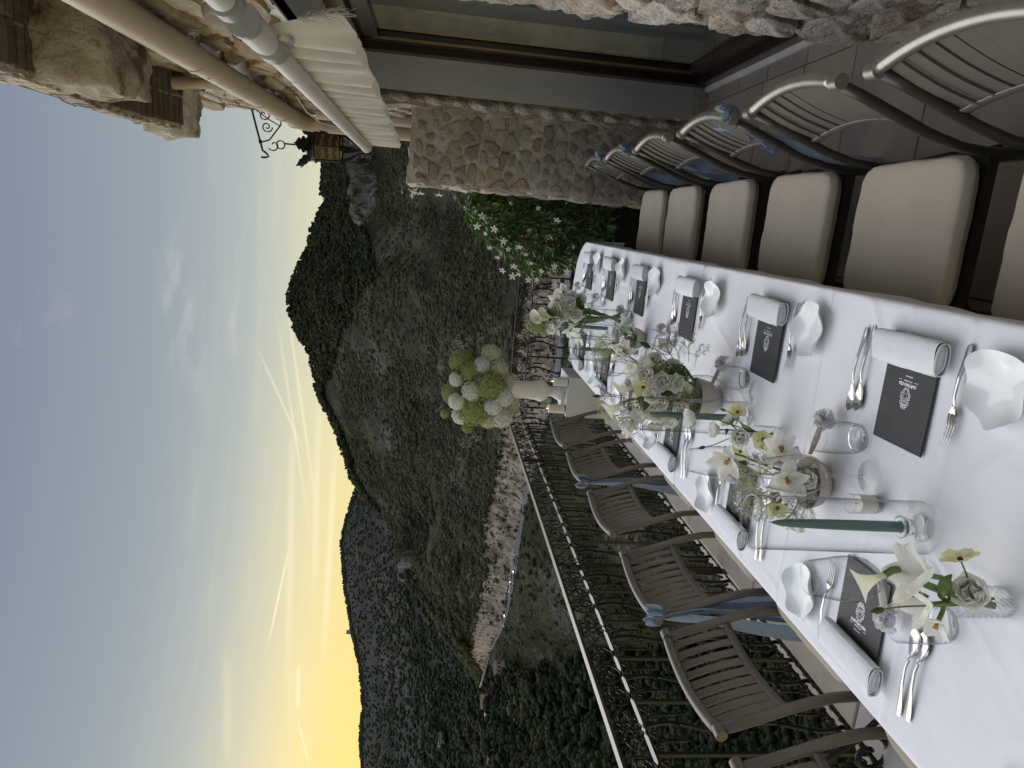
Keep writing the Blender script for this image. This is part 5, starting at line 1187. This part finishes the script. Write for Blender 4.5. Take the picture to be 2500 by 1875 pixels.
# low stoneware bowl with narcissus-like blooms and lace flower
def bowl(x, y, r_, h, label, mt=None):
    t = thing('flower_bowl', label, 'bowl', (x, y, TT)); part('bowl', MB().lathe([(0, .001), (r_*.55, .001), (r_*.62, .004), (r_*.86, h*.45), (r_, h), (r_*.985, h+.002), (r_*.95, h), (r_*.8, h*.4), (0, h*.25)], 48), mt or M['ceramic_beige'], t, ang=60)
bowl(-.545, 1.47, .062, .045, 'low beige stoneware bowl holding the near lace flower arrangement'); bowl(-.520, 2.15, .070, .075, 'beige stoneware bowl under the large middle flower arrangement'); 
bouquet('open white blooms and green lace flower in the low beige bowl', (-.545, 1.47), TT+.02, TT+.045, [
    ('star', -.500, 1.47, 1.005, (-.2, -.6, .6), .98), ('star', -.463, 1.46, .885, (.5, -.6, .4), 1.05), ('star', -.530, 1.44, .868, (0, -.9, .3), 1.1), ('lis', -.492, 1.48, .858, (.2, -.6, .7), 0.92), ('lis', -.505, 1.50, .885, (0, -.2, 1), 0.79), ('amm', -.580, 1.47, .915, (-.2, -.3, 1), 1.15), ('amm', -.548, 1.47, .82, (-.1, -.6, .7), 1.1), ('amm', -.590, 1.46, .80, (-.7, -.3, .5), .95), ('amm', -.60, 1.50, .86, (-.5, 0, .8), .9), ('amm', -.515, 1.50, .82, (.4, 0, .8), .9), ('cos', -.616, 1.46, .866, (-.4, -.8, .2), 1.1), ('bud', -.505, 1.47, .955, (.2, 0, 1), .9), ('hyg', -.545, 1.47, .80, (0, 0, 1), 1.1), ('lis', -.52, 1.43, .83, (.1, -.8, .5), .9), ('amm', -.52, 1.45, .93, (.1, -.2, 1), .95), ('amm', -.61, 1.44, .84, (-.8, -.4, .5), .9)],
    [(-.50, 1.47, .87, (.3, 0, 1), .9), (-.60, 1.47, .88, (-.4, 0, 1), .9), (-.55, 1.5, .87, (0, .2, 1), 1.0)], 5, 3, .03)
Y2 = 2.15
bouquet('large mixed white and green arrangement in the middle of the table', (-.520, Y2), TT+.03, TT+.075, [
    ('lis', -.457, Y2-.06, .970, (.1, -.9, .4), 1.14), ('lis', -.407, Y2, .985, (.5, -.5, .5), 1.14), ('tul', -.434, Y2, 1.045, (.1, -.5, .9), 1.1), ('star', -.385, Y2+.03, 1.075, (.5, -.5, .6), 1.05), ('amm', -.392, Y2+.02, 1.125, (.3, 0, 1), 1.35), ('cal', -.500, Y2, 1.06, (-.1, -.3, 1), .9), ('cal', -.561, Y2, 1.09, (-.4, -.4, 1), 1.), ('ran', -.563, Y2-.05, .972, (-.2, -.9, .3), 1.25), ('lis', -.527, Y2-.06, .962, (-.1, -.8, .5), 0.84), ('lis', -.622, Y2, .955, (-.7, -.6, .2), 1.01), ('lis', -.415, Y2-.02, .930, (.6, -.7, .2), 0.97),
    ('cos', -.483, Y2-.05, 1.03, (0, -.8, .5), 1.3), ('cos', -.475, Y2-.07, .900, (.1, -.9, .2), 1.1), ('hyg', -.445, Y2-.02, .915, (0, -1, .3), 1.3), ('hyg', -.515, Y2-.03, .895, (0, -1, .3), 1.35), ('hyg', -.57, Y2, .91, (0, -1, .3), 1.1), ('hyg', -.49, Y2+.05, .93, (0, -1, .3), 1.2), ('bud', -.360, Y2, 1.005, (.4, 0, 1), 1.5), ('bud', -.53, Y2, 1.15, (-.1, 0, 1), 1.), ('amm', -.378, Y2, .935, (.7, 0, .6), .95), ('amm', -.575, Y2+.03, 1.10, (-.4, 0, 1), 1.05), ('amm', -.595, Y2, 1.03, (-.5, 0, .9), 1.1), ('tul', -.625, Y2, 1.035, (-.6, 0, 1), 1.1), ('lis', -.47, Y2+.05, 1.02, (0, .3, 1), 0.97), ('lis', -.545, Y2+.06, 1.0, (-.2, .4, 1), 0.97), ('tul', -.50, Y2+.02, .99, (.2, -.3, 1), 1.), ('lis', -.445, Y2-.04, 1.02, (.2, -.8, .6), 1.05), ('ran', -.50, Y2-.07, 1.0, (-.1, -.9, .4), 1.05), ('lis', -.575, Y2-.03, 1.02, (-.4, -.6, .6), 1.), ('lis', -.59, Y2-.03, .92, (-.6, -.7, .2), 1.), ('tul', -.41, Y2-.02, 1.01, (.4, -.3, 1), .95), ('ran', -.455, Y2-.08, .935, (.2, -.95, .2), 1.1), ('amm', -.54, Y2-.04, .935, (-.1, -.8, .5), 1.), ('lis', -.535, Y2-.08, .905, (-.1, -.95, .2), .95), ('hyg', -.43, Y2, .97, (0, -1, .3), 1.1), ('hyg', -.54, Y2, .98, (0, -1, .3), 1.1)],
    [(-.40, Y2, .87, (1, -.2, .2), 1.2), (-.39, Y2, .90, (1, 0, .5), 1.3), (-.42, Y2, 1.03, (.5, 0, 1), 1.1), (-.56, Y2, 1.0, (-.4, -.2, 1), 1.2), (-.59, Y2, .97, (-.8, 0, .5), 1.2), (-.45, Y2, 1.06, (0, 0, 1), 1.1), (-.41, Y2-.03, .86, (1, -.4, 0), 1.), (-.52, Y2, 1.06, (-.2, 0, 1), 1.2)], 16, 4, .045)
# far arrangement: glass cylinder full of stems
fv = thing('cylinder_vase', 'wide clear glass vase full of green stems under the far flowers', 'vase', (-.425, 3.35, TT))
part('wall', MB().lathe([(.040, .002), (.0405, .165)], 36), M['glass'], fv); part('base', MB().lathe([(0, .001), (.040, .001), (.040, .010), (0, .011)], 30), M['heavyglass'], fv)
part('rim', MB().tube([(.0405*cos(2*pi*k/36), .0405*sin(2*pi*k/36), .165) for k in range(36)], .0013, 5, closed=True), M['heavyglass'], fv)
Y3 = 3.35
bouquet('tall far arrangement of green viburnum, callas and white open blooms', (-.425, Y3), TT+.01, TT+.165, [
    ('hyg', -.475, Y3, 1.20, (0, 0, 1), 1.5), ('hyg', -.455, Y3, 1.14, (0, 0, 1), 1.4), ('hyg', -.492, Y3, 1.15, (0, 0, 1), 1.2), ('cal', -.450, Y3-.05, 1.185, (.3, -.2, 1), .95), ('cal', -.434, Y3-.05, 1.15, (.3, -.2, 1), .9), ('lis', -.486, Y3-.04, 1.135, (-.3, -.7, .5), 1.14), ('star', -.323, Y3, 1.081, (.5, -.5, .5), 1.09), ('star', -.360, Y3, 1.111, (.2, -.6, .6), 1.09), ('lis', -.339, Y3, 1.041, (.6, -.6, .3), 1.06), ('ran', -.347, Y3, 1.0, (.6, -.7, .2), 1.3), ('lis', -.393, Y3-.02, 1.11, (.1, -.7, .6), 1.14), ('lis', -.401, Y3-.04, 1.062, (0, -.9, .4), 1.14), ('ran', -.424, Y3-.05, 1.08, (0, -.8, .5), 1.2), ('star', -.493, Y3, 1.11, (-.5, -.6, .4), 0.94), ('star', -.50, Y3, 1.03, (-.6, -.6, .2), 0.94), ('lis', -.45, Y3, 1.02, (-.1, -.8, .3), 1.06), ('amm', -.46, Y3, 1.09, (-.1, 0, 1), 1.3), ('tul', -.53, Y3, 1.0, (-.7, 0, .5), 1.1), ('hyg', -.42, Y3, 1.10, (0, 0, 1), 1.4), ('hyg', -.38, Y3, 1.02, (0, 0, 1), 1.3), ('lis', -.42, Y3-.05, 1.02, (.2, -.9, .3), 1.2), ('lis', -.365, Y3-.04, 1.05, (.4, -.8, .4), 1.1), ('lis', -.455, Y3-.05, 1.11, (-.1, -.8, .6), 1.1)],
    [(-.48, Y3, 1.05, (-.6, 0, 1), 1.2), (-.36, Y3, 1.03, (.6, 0, 1), 1.1)], 14, 5, .03, .0028)
bowl(-.47, 3.02, .05, .045, 'small low bowl with a green posy between the third and fourth hurricanes')
bouquet('low green and white posy in the small bowl beyond the large arrangement', (-.47, 3.02), TT+.02, TT+.045, [('amm', -.47, 3.02, .86, (0, 0, 1), 1.1), ('amm', -.43, 3.0, .83, (.5, 0, .8), .9), ('cal', -.50, 3.0, .93, (-.2, 0, 1), 1.), ('lis', -.46, 3.0, .88, (0, -.7, .6), 0.79), ('hyg', -.49, 3.02, .83, (0, 0, 1), .9)], [(-.45, 3.0, .84, (.6, 0, 1), .9)], 6, 7, .02)

# ------------------------------------------------------------------ pedestal, urn and its great bouquet
pd = thing('pedestal', 'plain white box pedestal behind the farthest left chair', 'pedestal', (-1.235, 5.08, 0), .0)
part('box', MB().box(0, 0, .345, .300, .35, .69, bev=.002), M['box'], pd, smooth=False)
part('plinth', MB().box(-.005, .03, .702, .18, .18, .024, bev=.002), M['ceramic_white'], pd, smooth=False)
ur = thing('urn', 'tall matte white ceramic urn with a ribbed neck standing on the pedestal', 'urn', (-1.232, 5.06, .715))
UP = [(0, 0), (.062, 0), (.062, .015), (.066, .02), (.058, .035), (.045, .06), (.038, .072), (.037, .085), (.048, .10), (.072, .125), (.083, .148), (.083, .162), (.076, .18), (.070, .186), (.073, .192), (.069, .2), (.071, .207), (.067, .214), (.066, .26), (.068, .33), (.076, .38), (.092, .415), (.10, .428), (.094, .43), (.07, .39), (.06, .3)]
part('body', MB().lathe(UP, 48), M['ceramic_white'], ur, ang=50)
HB = {'g': [pompon(31+s_, .11, .0115, 1000, M['hydr']) for s_ in range(2)], 'w': [pompon(41+s_, .08, .0150, 420, M['hydw']) for s_ in range(2)], 'p': [pompon(51, .09, .0150, 320, M['hydp'])], 'm': [pompon(61, .06, .010, 260, M['moss'])]}
HR = {'g': .11, 'w': .08, 'p': .09, 'm': .06}
ub = thing('flower_arrangement', 'huge round bouquet of green and white hydrangea balls in the white urn', 'flowers', (-1.24, 5.05, 1.1)); k = .00067; rnd = random.Random(8)
for (x, z, r_, c, y) in [(-1.046, 1.480, 112, 'g', .02), (-1.098, 1.405, 104, 'g', -.06), (-1.167, 1.505, 70, 'w', -.04), (-1.296, 1.515, 112, 'g', .05), (-1.323, 1.50, 72, 'w', -.10), (-1.232, 1.395, 88, 'w', -.12), (-1.189, 1.275, 150, 'g', -.10), (-1.381, 1.365, 158, 'g', -.04), (-1.33, 1.235, 80, 'w', -.14), (-1.455, 1.45, 88, 'w', .02), (-1.441, 1.155, 100, 'w', -.04), (-1.051, 1.335, 78, 'w', -.08), (-.975, 1.265, 88, 'p', .0), (-1.075, 1.21, 98, 'p', -.05), (-1.455, 1.25, 108, 'p', .0), (-1.261, 1.165, 88, 'w', -.13), (-1.16, 1.14, 80, 'p', -.05), (-1.45, 1.58, 42, 'g', .0), (-1.55, 1.40, 52, 'g', 0), (-1.20, 1.42, 100, 'm', .08), (-1.28, 1.30, 120, 'm', .10), (-1.34, 1.10, 90, 'p', .02), (-1.25, 1.46, 50, 'm', -.06), (-1.36, 1.27, 60, 'm', -.06)]:
    s_ = r_*k/HR[c]*1.2; me = HB[c][rnd.randrange(len(HB[c]))]
    put('flower_head', me, ub, (x+1.24, y, z-1.1), (rnd.uniform(0, 6), rnd.uniform(0, 6), rnd.uniform(0, 6)), (s_*rnd.uniform(.94, 1.05), s_, s_*rnd.uniform(.94, 1.05)))
    part('stem', MB().tube([(0, 0, -.05), ((x+1.24)*.4, y*.5, (z-1.1)*.5), (x+1.24, y, z-1.1)], .004, 5), M['stem'], ub)
for (x, z, d, s_) in [(-.93, 1.34, (.6, 0, 1), 1.5), (-.96, 1.40, (.4, 0, 1), 1.5), (-1.124, 1.53, (.2, 0, 1), 1.2), (-1.55, 1.40, (-.8, 0, .1), 1.3), (-1.38, 1.52, (-.4, 0, 1), 1.2), (-.92, 1.24, (1, 0, .3), 1.4), (-1.52, 1.32, (-1, 0, .1), 1.3), (-1.28, 1.08, (-.2, -.6, -.6), 1.3), (-1.33, 1.12, (-.3, -.7, -.5), 1.1), (-1.0, 1.42, (.7, 0, .8), 1.4), (-1.05, 1.15, (.5, -.5, -.3), 1.1), (-.94, 1.30, (1, 0, .6), 1.3), (-1.50, 1.22, (-1, 0, -.4), 1.3)]:
    st, dt = SPR[rnd.randrange(4)]; o = put('sprig', st, ub, (x+1.24, -.05, z-1.1), Vector(d).to_track_quat('Z', 'Y').to_euler(), s_*1.2); put('sprig_dots', dt, o)
for i in range(40):
    a = rnd.uniform(0, 6.28); e = rnd.uniform(-.5, 1.2); d = Vector((cos(a)*cos(e), -abs(sin(a))*cos(e)*.6, sin(e))); p = Vector((0, 0, .23))+d*.2
    put('leaf', LEAF[rnd.randrange(2)], ub, p, (rnd.uniform(-.6, .6), -e, a), rnd.uniform(.9, 1.8))
def pillar(x, y, r_, h, label):
    t = thing('pillar_candle', label, 'candle', (x, y, .692), 0, 'pillar candles on the pedestal')
    part('wax', MB().lathe([(0, .004), (r_, .004), (r_, h-.003), (r_-.004, h), (r_*.3, h-.006), (0, h-.007)], 28), M['wax_white'], t, ang=50)
    part('glass', MB().lathe([(r_+.008, .001), (r_+.008, h+.03)], 32).lathe([(0, .001), (r_+.008, .001)], 32), M['glass'], t)
    part('rim', MB().tube([((r_+.008)*cos(2*pi*q/32), (r_+.008)*sin(2*pi*q/32), h+.03) for q in range(32)], .0014, 5, closed=True), M['heavyglass'], t)
    part('wick', MB().tube([(0, 0, h-.008), (0, 0, h+.003)], .0009, 4), M['wick'], t); part('flame', MB().lathe([(0, h), (.0025, h+.004), (.0028, h+.008), (.0012, h+.014), (0, h+.018)], 10), M['flame'], t)
pillar(-1.128, 4.945, .032, .105, 'lit ivory pillar candle in glass on the right corner of the pedestal'); pillar(-1.338, 4.95, .032, .125, 'lit ivory pillar candle in glass on the left corner of the pedestal')

# ------------------------------------------------------------------ flowering climber behind the table end
pl = thing('flowering_climber', 'dark green mandevilla bush with white trumpet flowers between the pier and far railing', 'plant', (0, 0, 0))
mel = MB(); rnd = random.Random(12)
mel.grid(lambda u, v: (.072*u, (v-.5)*2*.019*sin(pi*min(1, .05+.95*u))**.75, .012*u-.028*u*u+.006*abs(v-.5)*2), 6, 4); me_l1 = mel.mesh('leaf', M['leaf'])
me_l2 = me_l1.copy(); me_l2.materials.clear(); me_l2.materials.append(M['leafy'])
big = MB(); bigy = MB(); nleaf = 0
def hull(th, z):    # half-width of the bush in X at height z
    return lerp(z, [(.35, .20), (.6, .30), (.9, .36), (1.1, .34), (1.3, .24), (1.45, .12), (1.52, .02)])
def addleaf(tgt, p, rot, s_):
    m_ = Matrix.Translation(p) @ rot.to_matrix().to_4x4() @ Matrix.Scale(s_, 4)
    for nu in (0,): pass
    V = []; F = []
    for i in range(4):
        for j in range(3):
            u, v = i/3, j/2; V.append(m_ @ Vector((.072*u, (v-.5)*2*.019*sin(pi*min(1, .06+.94*u))**.75, .012*u-.028*u*u+.006*abs(v-.5)*2)))
    for i in range(3):
        for j in range(2): F.append((i*3+j, i*3+3+j, i*3+4+j, i*3+1+j))
    tgt.add(V, F)
from mathutils import Euler
cnt = 0
for i in range(5200):
    z = rnd.uniform(.42, 1.50); hw_ = hull(0, z); cx = lerp(z, [(.35, .06), (.6, .0), (.9, -.06), (1.2, .02), (1.5, .06)])
    a = rnd.uniform(0, 2*pi); rr = sqrt(rnd.random())
    if rr < .55 and rnd.random() < .6: continue
    x = cx+hw_*rr*cos(a); y = 5.42+.33*rr*sin(a)
    if fbm((x*7, y*7, z*7), 3) < -.18: continue
    lit = (z > 1.05 and rnd.random() < .6) or (x < -.18 and rnd.random() < .5)  # upper and left leaves take the lighter green: daylight put into leaf colour
    rot = Euler((rnd.uniform(-.7, .7), rnd.uniform(-.5, .9), a+rnd.uniform(-.8, .8)))
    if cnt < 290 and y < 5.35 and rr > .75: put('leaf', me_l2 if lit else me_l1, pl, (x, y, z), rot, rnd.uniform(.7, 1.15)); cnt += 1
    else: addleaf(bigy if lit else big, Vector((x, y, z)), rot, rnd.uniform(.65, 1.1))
o = part('foliage', big, M['leaf'], pl); o['kind'] = 'stuff'; o = part('lit_foliage', bigy, M['leafy'], pl); o['kind'] = 'stuff'
mb = MB()
for i in range(26):
    x0 = rnd.uniform(-.1, .15); P = [Vector((x0, 5.45, .1))]
    for k_ in range(6): P.append(P[-1]+Vector((rnd.gauss(-.01, .05), rnd.gauss(-.01, .03), .2)))
    mb.tube(P, .005, 5)
mb.tube([(.06, 5.15, .62), (-.02, 5.13, .66), (-.10, 5.14, .80)], .007, 5).tube([(.10, 5.15, .55), (.02, 5.12, .74), (-.05, 5.13, .83)], .006, 5)
o = part('branches', mb, M['wood'], pl); o['kind'] = 'stuff'
trm = MB()
trm.lathe([(.002, 0), (.0028, .018), (.007, .034), (.010, .040)], 10)
for i in range(5): petal(trm, .034, .0095, 2*pi*i/5, .35, -.45, .009, .001, 4, 4, .039, .5, .1, i)
me_tr = trm.mesh('flower', material('white_trumpet_petal', (.80, .78, .74), (.80, .74, .70), .5, scale=20, trans=.3))
for (x, y, z) in [(.02, 5.10, 1.40), (-.10, 5.08, 1.36), (-.14, 5.06, 1.24), (-.21, 5.05, 1.20), (-.25, 5.05, 1.27), (-.19, 5.1, 1.33), (-.28, 5.08, 1.02), (-.33, 5.05, .94), (-.36, 5.05, 1.10), (-.38, 5.05, 1.16), (-.30, 5.06, .84), (-.24, 5.04, 1.07), (-.41, 5.1, 1.04), (.05, 5.04, .86), (.11, 5.04, 1.02), (-.06, 5.05, 1.30), (-.34, 5.05, 1.22), (-.40, 5.08, .96), (-.16, 5.04, 1.13), (-.44, 5.08, .82), (-.05, 5.06, 1.44), (-.30, 5.05, 1.15), (-.33, 5.04, .75), (.13, 5.06, 1.2)]:
    d = Vector((rnd.uniform(-.8, .3), rnd.uniform(-.9, -.3), rnd.uniform(-.2, .7))); put('flower', me_tr, pl, (x, y, z), d.to_track_quat('Z', 'Y').to_euler(), rnd.uniform(.42, .75))
part('planter', MB().box(.03, 5.40, .22, .62, .42, .44, bev=.01), M['iron'], pl, smooth=False)
for nm, P, s_, lab in (('vine', [(.20, 4.76, 1.93), (.165, 4.75, 1.965), (.13, 4.74, 1.95), (.12, 4.74, 1.99)], .8, 'stray vine tip with a white flower curling over the top of the pier'), ('vine', [(.165, 4.78, 1.66), (.12, 4.74, 1.60), (.06, 4.72, 1.56), (.01, 4.72, 1.50), (-.02, 4.72, 1.43)], .9, 'thin twining vine shoot hanging in the air left of the pier')):
    t = thing(nm, lab, 'vine'); part('stem', MB().tube(P, .0022, 5), M['stem'], t)
    for i, p in enumerate(P[1:]): put('leaf', me_l2, t, p, (rnd.uniform(-1, 1), rnd.uniform(-1, 1), rnd.uniform(2, 4)), .55*s_)
    if lab.startswith('stray'):
        put('flower', me_tr, t, (.145, 4.735, 1.915), Vector((-.5, -.3, -.8)).to_track_quat('Z', 'Y').to_euler(), 1.1)
t = thing('vine', 'two small wilted flowers clinging to the left edge of the pier', 'vine')
for z in (1.835, 1.715): put('flower', me_tr, t, (.15, 4.77, z), Vector((-1, -.3, 0)).to_track_quat('Z', 'Y').to_euler(), .7)
